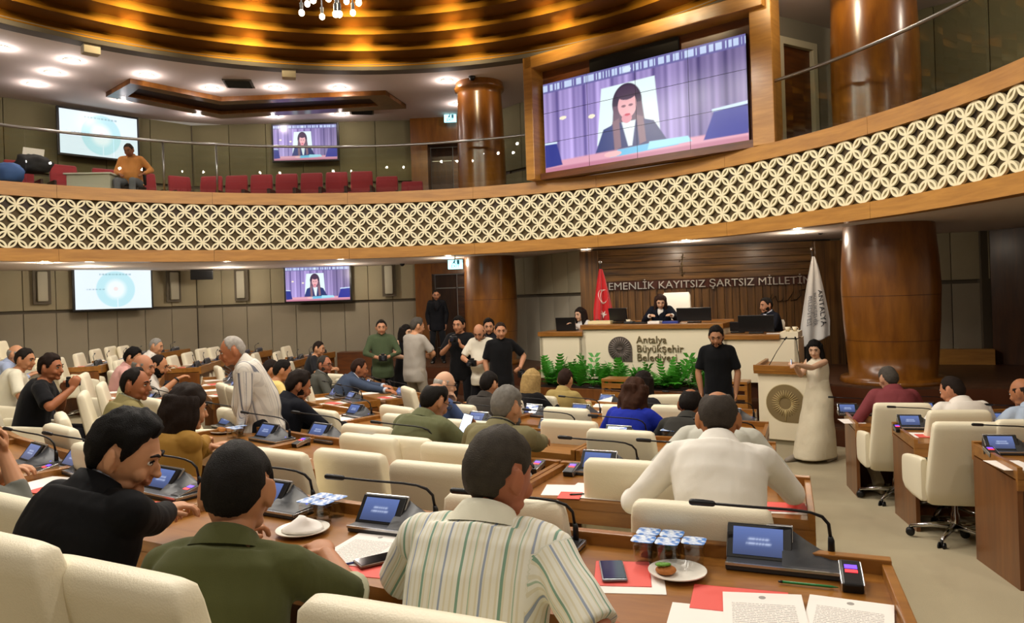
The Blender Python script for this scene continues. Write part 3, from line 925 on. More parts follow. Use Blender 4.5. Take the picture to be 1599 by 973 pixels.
dr_ = dais_seg('dais_desk', 'lower white dais desk right of the tall one, behind the lectern', DL + .005, DL + 1.12, DWR, .8, .78, 0, DL + .86)
MB().bbox((DL * .5, .4, .86), (DL, .7, .12), .005).build('foot_rail', DESKP, dc)
MB().box((DL + .99, .3, DWR - .015), (.26, .6, .09)).build('end_cabinet_top', WHITE, dr_)
# chair-level podium
pod = MB().box((DL / 2, 1.35, .86), (DL + 2.2, 1.9, .16)).build('floor_podium', MAHOG); pod.location = dO; pod.rotation_euler = (0, 0, DA); pod['kind'] = 'structure'
# logo: round shell with a square corner, fluted
LOGO = mat('logo_grey', '#5f5650', .4, .3)
def logo_outline(r, n=28):
    pts = []
    for i in range(n + 1):
        a = math.radians(0) + math.radians(270) * i / n
        pts.append((r * math.cos(a), r * math.sin(a)))
    return pts + [(r, -r)]
lg = MB()
M = Matrix.Rotation(math.pi / 2, 4, 'X')
lg.prism(logo_outline(.21), 0, .02, M)
lo = lg.build('logo', LOGO, dc); lo.location = (.68, -.0, 1.30)
lg = MB()
for k in range(26):
    a = math.radians(360 * k / 26)
    rr_ = .19 if not (-100 < math.degrees(a) - 360 < 0) else .2
    lg.tube([(.05 * math.cos(a), 0, .05 * math.sin(a)), (rr_ * math.cos(a), 0, rr_ * math.sin(a))], [.004, .011], 6)
lg.lathe([(.03, .0), (.045, .012), (.06, 0)], 24)
for i in range(len(lg.v) - 48 * 3, len(lg.v)): pass
o = lg.build('logo_ribs', mat('logo_rib', '#7b716a', .4, .4), dc, 'all'); o.location = (.68, -.024, 1.30)
LET = mat('sign_letters', '#8a7d5e', .35, .6)
for k, t in enumerate(('Antalya', 'Büyükşehir', 'Belediyesi')):
    o = text_mb(t, .172, .012, 'LEFT').build('lettering', LET, dc); o.location = (.97, -.014, 1.40 - .148 * k)
def on_dais(x, y, z): return dO + Matrix.Rotation(DA, 3, 'Z') @ Vector((x, y, 0)) + Vector((0, 0, z))
def laptop(x, y, z, rz, label, w=.36, back=True):
    r = thing('laptop', label, 'laptop', on_dais(x, y, z), DA + rz)
    MB().bbox((0, 0, .01), (w, .24, .02), .004).build('keyboard_base', BLACK, r)
    MB().bbox((0, -.15, .125), (w, .012, .24), .004, 0, Matrix.Rotation(.22, 3, 'X')).build('lid', BLACK, r)
    return r
def monitor(x, y, z, rz, label, w=.5, h=.24, lean=.15):
    r = thing('monitor', label, 'monitor', on_dais(x, y, z), DA + rz)
    MB().bbox((0, 0, h / 2 + .03), (w, .03, h), .006, 0, Matrix.Rotation(lean, 3, 'X')).build('screen', BLACK, r)
    MB().box((0, .02, h + .025), (w * .98, .012, .012)).build('top_edge', SILVER, r)
    MB().bbox((0, .05, .012), (.22, .16, .02), .004).build('stand', BLACK, r)
    return r
laptop(-.42, .35, DWL, .15, 'open black laptop on the low left dais desk')
monitor(.52, .4, DZ, -.45, 'black monitor turned aside on the dais, left of the chairwoman', .42)
monitor(DL - .52, .3, DZ, .12, 'wide black monitor on the dais, right of the chairwoman', .56, .22)
monitor(DL + .48, .2, DWR, .1, 'wide black monitor in front of the man in the dark suit', .54, .26)
monitor(DL + .16, .4, DWR, .1, 'small black monitor on the low right dais desk by the tall desk', .24, .15)
def box_thing(name, label, cat, loc, dims, m, rz=0, group=None, b=.003):
    o = MB().bbox((0, 0, dims[2] / 2), dims, b).build(name, m)
    o.location = loc; o.rotation_euler = (0, 0, rz)
    return tag(o, label, cat, group)
box_thing('paper_pile', 'pile of cream paper at the left end of the tall dais desk', 'papers', on_dais(.2, .45, DZ), (.42, .3, .05), mat('cream_paper', '#e9d9a8', .7), DA)
box_thing('paper_pile', 'pile of white paper before the chairwoman', 'papers', on_dais(1.24, .2, DZ), (.2, .2, .04), PAPER, DA)
box_thing('folder', 'blue folder before the chairwoman', 'folder', on_dais(1.5, .25, DZ), (.26, .22, .035), mat('blue_folder', '#2d3f8f', .5), DA + .1)
box_thing('book', 'black book lying on the dais left of the chairwoman', 'book', on_dais(.98, .25, DZ), (.26, .2, .025), BLACK, DA - .1)
box_thing('telephone', 'small dark telephone on the dais beside the left monitor', 'telephone', on_dais(.78, .25, DZ), (.16, .16, .04), DKGREY, DA, None, .01)
box_thing('paper', 'white paper sheet on the low right dais desk', 'paper', on_dais(DL + .74, .2, DWR), (.2, .14, .006), PAPER, DA)
CUPG = glass('clear_plastic', (.975, .98, .985), 1.6)
WATERM = glass('water', (.96, .975, .98), 1.0)
def tea_cup(x, y, z, label):
    r = thing('cup', label, 'cup', on_dais(x, y, z))
    MB().lathe([(.025, 0), (.04, .07), (.037, .07), (.022, .006)], 16, close=True).build('cup_body', WHITE, r, 'all')
    MB().tube([(.038, 0, .055), (.06, 0, .045), (.055, 0, .025), (.032, 0, .02)], .005, 6).build('cup_handle', WHITE, r, 'all')
tea_cup(.74, .3, DZ, 'white cup on the dais right of the left monitor')
tea_cup(DL + .95, .2, DWR + .03, 'white cup on the end cabinet, near the desk top')
tea_cup(DL + 1.05, .25, DWR + .03, 'white cup on the end cabinet, near the white flag')
# tall cream executive chair of the chairwoman, plus two colleagues' chairs
# ---- lectern
le = thing('lectern', 'white lectern with a wooden top and a carved sunburst logo', 'lectern', (3.82, 10.42, 0), math.radians(-36))
bod = MB(); bod.bbox((0, .25, .07 + .48), (.70, .5, .96), .008); bod.build('body', WHITE, le)
MB().box((0, .25, .04), (.64, .44, .08)).build('plinth', mat('grey_plinth', '#8b8267', .6), le)
MB().bbox((0, .22, 1.08), (.78, .58, .07), .01, 0, Matrix.Rotation(.10, 3, 'X')).build('reading_top', DESKW, le)
MB().bbox((-.36, .22, 1.13), (.05, .56, .06), .006, 0, Matrix.Rotation(.10, 3, 'X')).build('edge_rail', DESKW, le)
MB().bbox((0, -.06, 1.10), (.78, .03, .09), .006).build('edge_rail', DESKW, le)
M = Matrix.Rotation(math.pi / 2, 4, 'X')
CARV = mat('carved_logo', '#7d6a45', .6)
o = MB().prism(logo_outline(.265), 0, .012, M).build('carved_disc', CARV, le); o.location = (.03, .002, .60)
lg = MB(); lg.prism(logo_outline(.275), 0, .006, M)
o = lg.build('carved_rim', mat('carved_rim', '#c9b98f', .5), le); o.location = (.03, .004, .60)
lg = MB()
for k in range(30):
    a = math.radians(12 * k)
    lg.tube([(.085 * math.cos(a), 0, .085 * math.sin(a)), (.19 * math.cos(a), 0, .19 * math.sin(a))], [.012, .003], 6)
lg.tube([(0, 0, -.1), (0, 0, -.26)], [.008, .006], 6)
o = lg.build('sun_rays', mat('sun_ray', '#b09a68', .5), le, 'all'); o.location = (.03, -.012, .60)
for x, tip in ((-.22, (.02, .1, 1.50)), (.22, (.17, .12, 1.50))):
    m = MB().tube([(x, .12, 1.12), (x + (tip[0] - x) * .5, .12, 1.33), tip], [.006, .005, .004], 8).build('microphone_stem', BLACK, le, 'all')
    MB().tube([tip, (tip[0] + .03 * (1 if x < 0 else -.2), tip[1] - .01, tip[2] + .035)], .011, 10, True, True).build('microphone_head', BLACK, m, 'all')

# ---- planters with ferns
PLM = mat('fern_green', '#3a8a20', .5, var=.25, vscale=30)
PLM2 = mat('leaf_green', '#3f8f2a', .5, var=.2, vscale=30)
pl0, pl1 = P(848, 612, 12.4), P(1108, 612, 11.1)
pv = Vector((pl1.x - pl0.x, pl1.y - pl0.y, 0)); plL = pv.length; plA = math.atan2(pv.y, pv.x)
pt = thing('planter', 'long dark wooden planter at the foot of the dais', 'planter', (pl0.x, pl0.y, 0), plA)
MB().bbox((plL / 2, .0, .36), (plL + .1, .46, .72), .01).build('box', DESKP, pt)
MB().box((plL / 2, .0, .725), (plL, .38, .02)).build('soil', mat('soil', '#22170e', .95), pt)
def fern(loc, s, seed, label, leafy=False):
    rg = random.Random(seed)
    r = thing('fern' if not leafy else 'leafy_plant', label, 'plant', loc, 0, 'green plants in the planter before the dais')
    nf = 15 if not leafy else 12
    for k in range(nf):
        a = 2 * math.pi * k / nf + rg.uniform(-.3, .3); el = rg.uniform(.5, 1.4); L = s * rg.uniform(.32, .55)
        mb = MB(); prev = []
        n = 9
        pts = []
        for i in range(n + 1):
            t = i / n
            rr2 = L * t * math.cos(el) * (1 - .15 * t); z = L * t * math.sin(el) - .35 * L * t * t * (1.2 - el * .5)
            pts.append(Vector((rr2 * math.cos(a), rr2 * math.sin(a), z)))
        mb.tube(pts, [.004 * (1 - .7 * i / n) for i in range(n + 1)], 4)
        side = Vector((-math.sin(a), math.cos(a), 0))
        if not leafy:
            for i in range(1, n + 1):
                w = .075 * s * math.sin(math.pi * min(1, .12 + .88 * (1 - i / (n + 1)))) + .012
                d = (pts[i] - pts[i - 1])
                for sg_ in (-1, 1):
                    q = pts[i] + side * sg_ * w + d * .5
                    mb.add([pts[i - 1] + d * .2, pts[i], q + Vector((0, 0, -.012)), pts[i - 1] + d * .1 + side * sg_ * w * .5 + Vector((0, 0, .008))], [(0, 1, 2, 3)])
        else:
            for i in (5, 7, 9):
                d = (pts[i] - pts[i - 1]).normalized()
                for sg_ in (-1, 1):
                    o_ = pts[i]; tip = o_ + (side * sg_ + d * .7) * .085 * s
                    mb.add([o_, o_ + (side * sg_ * .5 + d * .8) * .06 * s + Vector((0, 0, .01)), tip, o_ + (side * sg_ * .8 + d * .1) * .05 * s + Vector((0, 0, -.01))], [(0, 1, 2, 3)])
        mb.build('frond', PLM2 if leafy else PLM, r, False, False)
    return r
for k in range(14):
    x = plL * (k + .5) / 14
    loc = Vector((pl0.x, pl0.y, .73)) + Matrix.Rotation(plA, 3, 'Z') @ Vector((x, .04 * (-1) ** k, 0))
    fern(loc, 1.15 + .15 * math.sin(k * 2.1), k, ['feathery green fern in the planter, %s from its left end', 'leafy green plant in the planter, %s from its left end'][k in (4, 8, 12)] % ORD[k], k in (4, 8, 12))
# slatted wooden stands either side of the planter
for u, v, Y, lab in ((966, 590, 10.75, 'slatted wooden stand before the middle of the planter'), (1147, 594, 10.9, 'slatted wooden stand beside the lectern')):
    p = P(u, v, Y)
    r = thing('wooden_stand', lab, 'stand', (p.x, p.y, 0), plA)
    MB().bbox((0, 0, p.z - .02), (.42, .34, .04), .006).build('top_board', DESKW, r)
    for k in range(3): MB().bbox((0, -.15, p.z - .10 - .13 * k), (.42, .03, .07), .004).build('slat', DESKW, r)
    for x in (-.19, .19):
        for y in (-.14, .14): MB().box((x, y, p.z / 2 - .02), (.04, .04, p.z - .04)).build('leg', DESKW, r)

# ---- flags
def flag(name, label, u, vtop, Y, vb, painter, wtop, wbot, zbase, shift=0.0, text=None, lean=0.0):
    pt_ = P(u, vtop, Y); r = thing(name, label, 'flag', (pt_.x, pt_.y, zbase))
    H = pt_.z - zbase
    MB().tube([(lean, 0, 0), (0, 0, H)], .016, 10).build('pole', STEEL, r, 'all')
    MB().lathe([(0, 0), (.17, 0), (.15, .05), (.03, .08), (0, .08)], 24, (lean, 0, 0)).build('base', STEEL, r, 30)
    MB().ell((0, 0, H + .03), (.035, .012, .04), 12, 8).build('finial', CHROME, r, 'all')
    zb = P(u, vb, Y).z - zbase
    NX, NZ = 40, 60
    def cloth(s, t):
        """s across 0..1, t down 0..1"""
        w = wtop + (wbot - wtop) * min(1, t * 1.25) ** .8
        x = shift * t + w * (s - .42)
        fold = (.018 if text else .05) * math.sin(s * 13 + t * 1.5) * (.35 + t)
        z = H - .1 - (H - .1 - zb) * t + (.20 * (s - .35) * t if text else .05 * math.sin(s * 9) * t)
        return Vector((x, -.05 + fold, z))
    vs = [cloth(i / NX, j / NZ) for j in range(NZ + 1) for i in range(NX + 1)]
    fs = [(j * (NX + 1) + i, j * (NX + 1) + i + 1, (j + 1) * (NX + 1) + i + 1, (j + 1) * (NX + 1) + i) for j in range(NZ) for i in range(NX)]
    mb = MB().add(vs, fs)
    o = mb.build('cloth', painter, r, 'all')
    md = o.modifiers.new('s', 'SOLIDIFY'); md.thickness = .004
    return r, cloth, o
FR = mat('flag_red', '#c8141c', .5, sheen=.3)
FWH = mat('flag_white', '#cfcdc9', .5, sheen=.3)
fr, cl, o_ = flag('flag', 'red flag with white crescent and star on the dais left of the chairwoman', 937, 412, 13.6, 503, FR, .05, .36, .86)
emb = MB()
def on_cloth(cl, pts, off=.012):
    return [cl(s, t) + Vector((0, -off, 0)) for s, t in pts]
# crescent: strip between two arcs, laid on the cloth
NA = 26; vo = []; 
for i in range(NA + 1):
    a = math.radians(38 + 284 * i / NA)
    vo.append((.52 + .34 * math.cos(a), .50 + .13 * math.sin(a)))
for i in range(NA + 1):
    b = math.radians(28 + 304 * i / NA)
    vo.append((.62 + .27 * math.cos(b), .50 + .105 * math.sin(b)))
emb.add(on_cloth(cl, vo), [(i, i + 1, NA + 2 + i, NA + 1 + i) for i in range(NA)])
st = []
for i in range(10):
    a = math.radians(90 + 36 * i); rr2 = .2 if i % 2 == 0 else .08
    st.append((.5 + rr2 * math.cos(a) * .9, .82 + rr2 * math.sin(a) * .38))
n0 = on_cloth(cl, [(.5, .82)] + st)
emb.add(n0, [(0, 1 + i, 1 + (i + 1) % 10) for i in range(10)])
emb.build('crescent_and_star', mat('flag_emblem_white', '#efe8e0', .5), fr)
fw, cl2, o_ = flag('flag', 'white municipal flag with dark lettering on a pole right of the dais', 1268, 392, 12.6, 537, FWH, .04, .52, .8, -.05, True)
for k, (t, sz) in enumerate((('ANTALYA', .17), ('BÜYÜKŞEHİR', .135), ('BELEDİYESİ', .135))):
    tb = text_mb(t, sz, .0, 'LEFT')
    wmax = max(v[0] for v in tb.v)
    tb.v = [tuple(cl2(.66 - .24 * k + (v[2]) * 1.55, .40 + .02 * k + v[0] / wmax * (.44 - .05 * k)) + Vector((0, -.012, 0))) for v in tb.v]
    tb.build('lettering', mat('flag_letters_%d' % (k > 0), '#20222a' if k == 0 else '#74777d', .6), fw, False, False)
# ================================================================== CHAIRS
def make_chair():
    t = thing('swivel_chair', 'x', 'chair', (0, 0, -20))
    b = MB(); rings = []
    for z, y, w, d in ((.33, -.20, .22, .03), (.35, -.21, .25, .05), (.45, -.235, .262, .055), (.62, -.275, .25, .052), (.80, -.315, .238, .047), (.90, -.337, .232, .044), (.935, -.343, .226, .038), (.95, -.346, .21, .024), (.954, -.346, .18, .01)):
        rings.append(((0, y, z), (w, 0, 0), (0, d, d * .15)))
    b.loft(rings, 36, 6.0); b.build('backrest', CREAM, t, 50)
    s = MB(); rings = []
    for z, w, d in ((.36, .20, .19), (.38, .235, .225), (.45, .245, .235), (.475, .235, .225), (.485, .2, .19)):
        rings.append(((0, .03, z), (w, 0, 0), (0, d, 0)))
    s.loft(rings, 32, 5.0); s.build('seat', CREAM, t, 50)
    for sx in (-1, 1):
        a = MB(); rings = []
        for y, z0, z1, th in ((-.24, .36, .66, .02), (-.22, .35, .67, .032), (.0, .34, .645, .034), (.16, .345, .62, .034), (.225, .37, .60, .03), (.245, .42, .56, .014)):
            rings.append(((sx * .268, y, (z0 + z1) / 2), (th, 0, 0), (0, 0, (z1 - z0) / 2)))
        a.loft(rings, 20, 4.5); a.build('armrest', CREAM, t, 50)
    MB().tube([(0, 0, .08), (0, 0, .2), (0, 0, .22), (0, 0, .37)], [.032, .032, .022, .022], 14).build('gas_column', CHROME, t, 40)
    MB().bbox((0, 0, .355), (.2, .2, .03), .006).build('seat_plate', BLACK, t)
    for k in range(5):
        a = math.radians(72 * k + 20); c, s_ = math.cos(a), math.sin(a)
        MB().tube([(.02 * c, .02 * s_, .115), (.16 * c, .16 * s_, .105), (.30 * c, .30 * s_, .075)], [.026, .02, .014], 8).build('base_arm', CHROME, t, 'all')
        w = MB()
        for o_ in (-.018, .018):
            px, py = .30 * c - s_ * o_, .30 * s_ + c * o_
            M = Matrix.Rotation(a, 3, 'Z') @ Matrix.Rotation(math.pi / 2, 3, 'X')
            w.ell((px, py, .033), (.032, .032, .011), 14, 6, M)
        w.tube([(.30 * c, .30 * s_, .03), (.30 * c, .30 * s_, .08)], .01, 6)
        w.build('caster', BLACK, t, 'all')
    return t
CHAIR0 = make_chair(); chair_used = [False]
CHAIRS = []
def chair_at(x, y, label, rz=None, group=None, z=None, jit=0.0, sc=1.0):
    if rz is None: rz = -phi_of(x, y)
    rz += jit
    z = F(x, y) if z is None else z
    if not chair_used[0]:
        chair_used[0] = True; o = CHAIR0
        o.location = (x, y, z); o.rotation_euler = (0, 0, rz); o['label'] = label; o.scale = (sc,) * 3
        if group: o['group'] = group
    else: o = dup(CHAIR0, (x, y, z), rz, label, group, sc)
    CHAIRS.append((x, y)); return o
def solve_y(u, v, H, y0=1.0, y1=19.0):
    x, dz = ray(u, v); prev = None; Y = y0
    while Y < y1:
        d = ZC + dz * Y - (F(x * Y, Y) + H)
        if prev is not None and prev * d <= 0: return x * Y, Y
        prev = d; Y += .01
    return None
def chair_px(u, v, label, Y=None, turn=0.0, group=None):
    """chair whose back top stands at pixel u,v"""
    sc = 1.0
    if Y is None: x, Y = solve_y(u, v, .965)
    else:
        x, dz = ray(u, v); x *= Y
        sc = max(.94, min(1.09, (ZC + dz * Y - F(x, Y) + .03) / .954))
    rz = -phi_of(x, Y) + turn
    f = Vector((-math.sin(rz), math.cos(rz)))
    return chair_at(x + f.x * .34, Y + f.y * .34, label, rz, group, None, 0.0, sc)
# visible chairs of the centre block (u, v of the middle of the back top)
for a in [
    (188, 884, 'cream swivel chair behind the man in the olive polo, nearest on the left', 1.62),
    (640, 950, 'cream swivel chair behind the striped shirt at the bottom edge', 1.36),
    (2, 828, 'cream swivel chair cut by the left edge beside the olive polo man', 1.75),
    (30, 760, 'cream swivel chair behind the man in the black suit'),
    (1092, 768, 'cream swivel chair behind the man in the loose white shirt'),
    (785, 757, 'cream swivel chair just right of the striped shirt man\'s head'),
    (545, 692, 'empty cream swivel chair before the red card on the second desk row'),
    (675, 710, 'empty cream swivel chair left of the striped shirt man\'s head'),
    (94, 655, 'empty cream swivel chair behind the black suited man\'s head'),
    (428, 690, 'empty cream swivel chair right of the olive polo man\'s head'),
    (573, 655, 'empty cream swivel chair in front of the navy suited man\'s hands'),
    (624, 671, 'empty cream swivel chair at the left of the green shirt man'),
    (632, 640, 'cream swivel chair directly beyond the green shirt man\'s left shoulder'),
    (733, 648, 'empty cream swivel chair behind the phone of the green shirt man'),
    (884, 630, 'cream swivel chair behind the man in the khaki jacket'),
    (888, 648, 'empty cream swivel chair left of the woman in royal blue'),
    (968, 662, 'cream swivel chair behind the woman in royal blue'),
    (985, 706, 'low cream swivel chair hidden by the loose white shirt'),
    (842, 612, 'cream swivel chair beside the blonde woman in black'),
]: chair_px(*a)
chair_px(637, 600, 'cream swivel chair seen side on, facing the row of photographers', None, -.25)
chair_px(1030, 612, 'cream swivel chair right of the two long haired women', 7.4, .35)
chair_px(1058, 633, 'cream swivel chair left of the balding man in dark grey', 6.6)
chair_px(500, 640, 'cream swivel chair at the right of the navy suited man', 6.3)
chair_px(1408, 629, 'cream swivel chair behind the man in the maroon blazer', 6.7, -.02)
chair_px(1512, 659, 'empty cream swivel chair at the end desk of the right block', 5.2, .0)
chair_px(1496, 640, 'cream swivel chair behind the man in the white jacket', 6.0, .05)
chair_px(1612, 655, 'cream swivel chair cut by the right edge of the picture', 5.1)
GL = 'empty chairs along the back rows on the left'
for i, (u, v) in enumerate([(92, 555), (122, 548), (148, 542), (172, 538), (192, 537)]):
    chair_px(u, v, 'empty cream chair under the slide television, %s from the left of its row' % ORD[i], None, .12, GL)
for i, (u, v) in enumerate([(268, 552), (292, 547), (314, 541)]):
    chair_px(u, v, 'empty cream chair right of the white haired man by the wall, %s of three' % ORD[i], None, .0, GL)
chair_px(333, 539, 'empty cream chair by the wall just left of the standing man\'s head', None, 0, GL)
for i, (u, v) in enumerate([(398, 548), (432, 546), (446, 538)]):
    chair_px(u, v, 'empty cream chair between the standing man and the back wall, %s of three' % ORD[i], None, .1, GL)
chair_px(176, 575, 'empty cream chair behind the man in the tan suit, facing away', None, .25)
chair_px(340, 568, 'empty cream chair directly left of the standing man\'s chest', None, .2)
chair_px(2, 533, 'empty cream chair cut by the left edge under the wooden pier', 13.2, .2)
chair_px(236, 615, 'empty cream chair between the tan suit and the mustard jacket', None, .1)
chair_px(520, 580, 'empty cream chair between the grey jacket and the blue suit', None, .5)
chair_px(540, 588, 'low cream chair directly behind the man in the blue suit', None, .3)
chair_px(175, 552, 'empty cream chair left of the man in the pink shirt', None, .1)

# ================================================================== DESKS
DEPTH = .58
def desk_module(R, p0, p1, zt, label, group, rails=(True, True), ends=(False, False), depth=DEPTH):
    pm = math.radians((p0 + p1) / 2); d = math.radians(abs(p1 - p0)) / 2
    x, y = C0[0] - R * math.sin(pm), C0[1] - R * math.cos(pm)
    zf = F(x, y)
    r = thing('desk', label, 'desk', (x, y, zf), -pm, group)
    H = zt - zf
    h0 = R * math.sin(d); h1 = (R + depth) * math.sin(d); yc = -(R - R * math.cos(d)) * 0
    g = .004
    poly = [(-h1 + g, -depth), (h1 - g, -depth), (h0 - g, 0), (-h0 + g, 0)]
    MB().prism(poly, H - .045, H).build('desk_top', DESKW, r)
    MB().bbox((0, -.0, H - .02), (2 * h0 - 2 * g, .04, .13), .004).build('back_rail', DESKW, r)
    MB().box((0, -depth + .012, H - .075), (2 * h1 - 2 * g, .024, .07)).build('apron', DESKW, r)
    MB().box((0, -.06, (H - .05) / 2 - .06), (2 * h0 - .02, .03, H + .05)).build('front_panel', DESKP, r)
    for s, rl_, en in ((-1, rails[0], ends[0]), (1, rails[1], ends[1])):
        if rl_ or en:
            a = Vector((s * (h1 - .018), -depth, 0)); b = Vector((s * (h0 - .018), 0, 0)); c = (a + b) / 2; dv = b - a
            ang = math.atan2(dv.y, dv.x)
            MB().bbox((c.x, c.y, H - .005), (dv.length, .03, .075), .004, ang).build('side_rail', DESKW, r)
            if en: MB().box((c.x, c.y, (H - .05) / 2 - .06), (dv.length - .02, .03, H + .06), ang).build('side_panel', DESKP, r)
    return r
ZT = {1: ZC - .84 - .03, 2: ZC - .955 - .03, 3: ZC - 1.085 - .03, 4: ZC - 1.21 - .03, 5: ZC - 1.34 - .03}
RW = {1: 13.05, 2: 11.6, 3: 10.12, 4: 8.6, 5: 7.1}
CENT = {1: [19.6, 25.3, 31.1, 36.9, 42.6, 48.2], 2: [20.4, 26.9, 31.8, 36.7, 41.6], 3: [21.4, 28.4, 35.4, 42.0, 48.0], 4: [22.1, 29.8, 37.5, 45.0], 5: [23.7, 32.5, 41.3, 49.0]}
RN = {1: 'nearest', 2: 'second', 3: 'third', 4: 'fourth', 5: 'front'}
for k, bs in CENT.items():
    for i in range(len(bs) - 1):
        desk_module(RW[k], bs[i], bs[i + 1], ZT[k], 'two seat desk, %s row of the centre block, %s from the right aisle' % (RN[k], ORD[i]), 'desks of the centre block', (True, True), (i == len(bs) - 2, i == 0))
def fz(R, p): return F(*polar(R, p)) + .76
LEFTB = {'LB': (11.3, [50.0, 57.0, 64.0, 71.0]), 'LC': (10.2, [57.5, 65.0, 72.5]), 'LA': (12.45, [77.0, 83.0, 89.0, 95.0]), 'LF': (11.0, [78.5, 85.5, 92.5, 99]), 'LG': (9.75, [79, 87, 95, 102]), 'LD': (8.3, [53.0, 62.0, 71.0]), 'LE': (9.2, [50.5, 57.5])}
LN = {'LB': 'by the black t-shirt man', 'LC': 'before the pink shirt', 'LA': 'under the slide television', 'LF': 'by the white haired man', 'LG': 'along the back wall', 'LD': 'before the grey jacket', 'LE': 'before the yellow shirt'}
LSEATS = []
for k, (R, bs) in LEFTB.items():
    for i in range(len(bs) - 1):
        zt = fz(R, (bs[i] + bs[i + 1]) / 2)
        desk_module(R, bs[i], bs[i + 1], zt, 'wooden desk %s, %s along its row' % (LN[k], ORD[i]), 'desks of the left block', (True, True), (i == len(bs) - 2, i == 0))
        w = bs[i + 1] - bs[i]
        for s in (.27, .73): LSEATS.append((k, R, bs[i] + w * s, zt))
RIGHTB = {'RA': (6.85, [16.5, 5.5, -5.5]), 'RB': (8.25, [15.1, 6.0, -3.0]), 'RD': (9.72, [14.0, 6.4, -1])}
RNm = {'RA': 'before the man in the maroon blazer', 'RB': 'in the middle row of the right block', 'RD': 'nearest in the right block'}
RZ = {}
for k, (R, bs) in RIGHTB.items():
    for i in range(len(bs) - 1):
        zt = fz(R, (bs[i] + bs[i + 1]) / 2) + .01; RZ[k] = zt if i == 0 else RZ[k]
        desk_module(R, bs[i + 1], bs[i], zt, 'wooden desk %s, %s from the aisle' % (RNm[k], ORD[i]), 'desks of the right block', (True, True), (i == 0, False), .72)

# ================================================================== CONFERENCE UNITS
def paint_unit(W=34, H=20):
    x, y = img_coords(W, H); img = np.zeros((H, W, 3))
    img[:] = np.array(lin('#6f86c8')) * (1 - y[..., None] * .75) + np.array(lin('#39415c')) * (y[..., None] * .75)
    for yy, a, b in ((.42, .30, .72), (.58, .27, .76)):
        put(img, sm(np.abs(y - yy) - .035, .06) * sm(np.abs(x - (a + b) / 2) - (b - a) / 2, .04) * (.55 + .45 * (np.sin(x * 95) > -.3)), '#c9d8ff')
    return img
UN_EM = attr_emit('unit_display', .62, rough=.12)
UNIT_SILV = mat('unit_silver', '#bdbdbd', .25, .85)
UNIT_BODY = mat('unit_body', '#34363a', .42)
LED_V = mat('violet_led', '#5a3cff', .4, emit='#7a4dff', estr=1.1)
LED_R = mat('red_led', '#ff4a3c', .4, emit='#ff3d55', estr=.7)
LED_B = mat('blue_led', '#3a4cff', .4, emit='#4b5cff', estr=1.6)
def make_unit():
    t = thing('conference_unit', 'x', 'microphone', (0, 0, -20))
    MB().bbox((0, 0, .014), (.33, .175, .024), .005).build('base', UNIT_BODY, t)
    MB().box((0, -.088, .022), (.33, .006, .008)).build('silver_edge', UNIT_SILV, t)
    MB().bbox((.165, 0, .018), (.006, .17, .012), .002).build('silver_edge', UNIT_SILV, t)
    body = MB()
    prof = [(.0, -.02, .10), (.03, -.02, .098), (.07, 0, .07), (.11, .02, .045), (.16, .03, .032)]
    vs = []
    for x, y0, h in prof: vs += [(x, -.075, .024), (x, -.06, .028), (x, .05, h), (x, .08, h * .8), (x, .084, .024)]
    n = 5; fs = []
    for i in range(len(prof) - 1):
        for j in range(n):
            k = (j + 1) % n; fs.append((i * n + j, (i + 1) * n + j, (i + 1) * n + k, i * n + k))
    fs += [tuple(range(n - 1, -1, -1)), tuple(range((len(prof) - 1) * n, len(prof) * n))]
    body.add(vs, fs).build('loudspeaker_slope', UNIT_BODY, t, 35)
    T = Matrix.Rotation(math.radians(-38), 3, 'X')
    s = MB().bbox((-.068, .0, .066), (.195, .014, .115), .004, 0, T).build('screen', BLACK, t)
    MB().bbox((-.068, .012, .066), (.200, .012, .12), .004, 0, T).build('screen_rim', UNIT_SILV, t)
    bk = MB().prism([(-.018, .024), (.08, .024), (.066, .09), (.05, .104)], -.16, .025, Matrix(((0, 0, 1, 0), (1, 0, 0, 0), (0, 1, 0, 0), (0, 0, 0, 1)))).build('screen_support', UNIT_BODY, t)
    g = colour_grid('display', paint_unit(), .150, .090, UN_EM, s)
    nrm = T @ Vector((0, -1, 0)); g.location = Vector((-.072, .0, .066)) + nrm * .0085; g.rotation_euler = (math.radians(-38), 0, 0)
    MB().tube([(.142, .05, .03), (.142, .05, .075), (.140, .047, .09)], [.011, .010, .007], 10).build('microphone_socket', BLACK, t, 'all')
    pts = [(.140, .047, .09), (.136, .042, .13), (.118, .03, .155), (.085, .015, .170), (.03, .0, .178), (-.08, -.03, .186), (-.20, -.06, .196)]
    m = MB().tube(pts, [.0055] * 3 + [.0045] * 4, 8).build('microphone_stem', BLACK, t, 'all')
    MB().tube([(-.20, -.06, .196), (-.235, -.068, .199), (-.262, -.075, .201)], [.0095, .0105, .0105], 10, True, True).build('microphone_head', BLACK, m, 'all')
    MB().box((.118, .03, .034), (.03, .02, .004)).build('indicator', LED_B, t)
    return t
UNIT0 = make_unit(); unit_used = [False]
def unit_at(x, y, z, label, rz=None, group='conference microphone units on the desks', sc=None):
    if rz is None: rz = -phi_of(x, y)
    if not unit_used[0]:
        unit_used[0] = True; o = UNIT0; o.location = (x, y, z); o.rotation_euler = (0, 0, rz); o['label'] = label; o['group'] = group
    else: o = dup(UNIT0, (x, y, z), rz, label, group)
    return o
def zrow(row): return ZT[row] if row in ZT else RZ[row]
def unit_px(u, v, row, label, turn=0.0):
    p = onz(u, v, zrow(row)); a = -phi_of(p.x, p.y)
    p = p + Vector((-math.sin(a), math.cos(a), 0)) * .088
    return unit_at(p.x, p.y, p.z, label, a + turn)
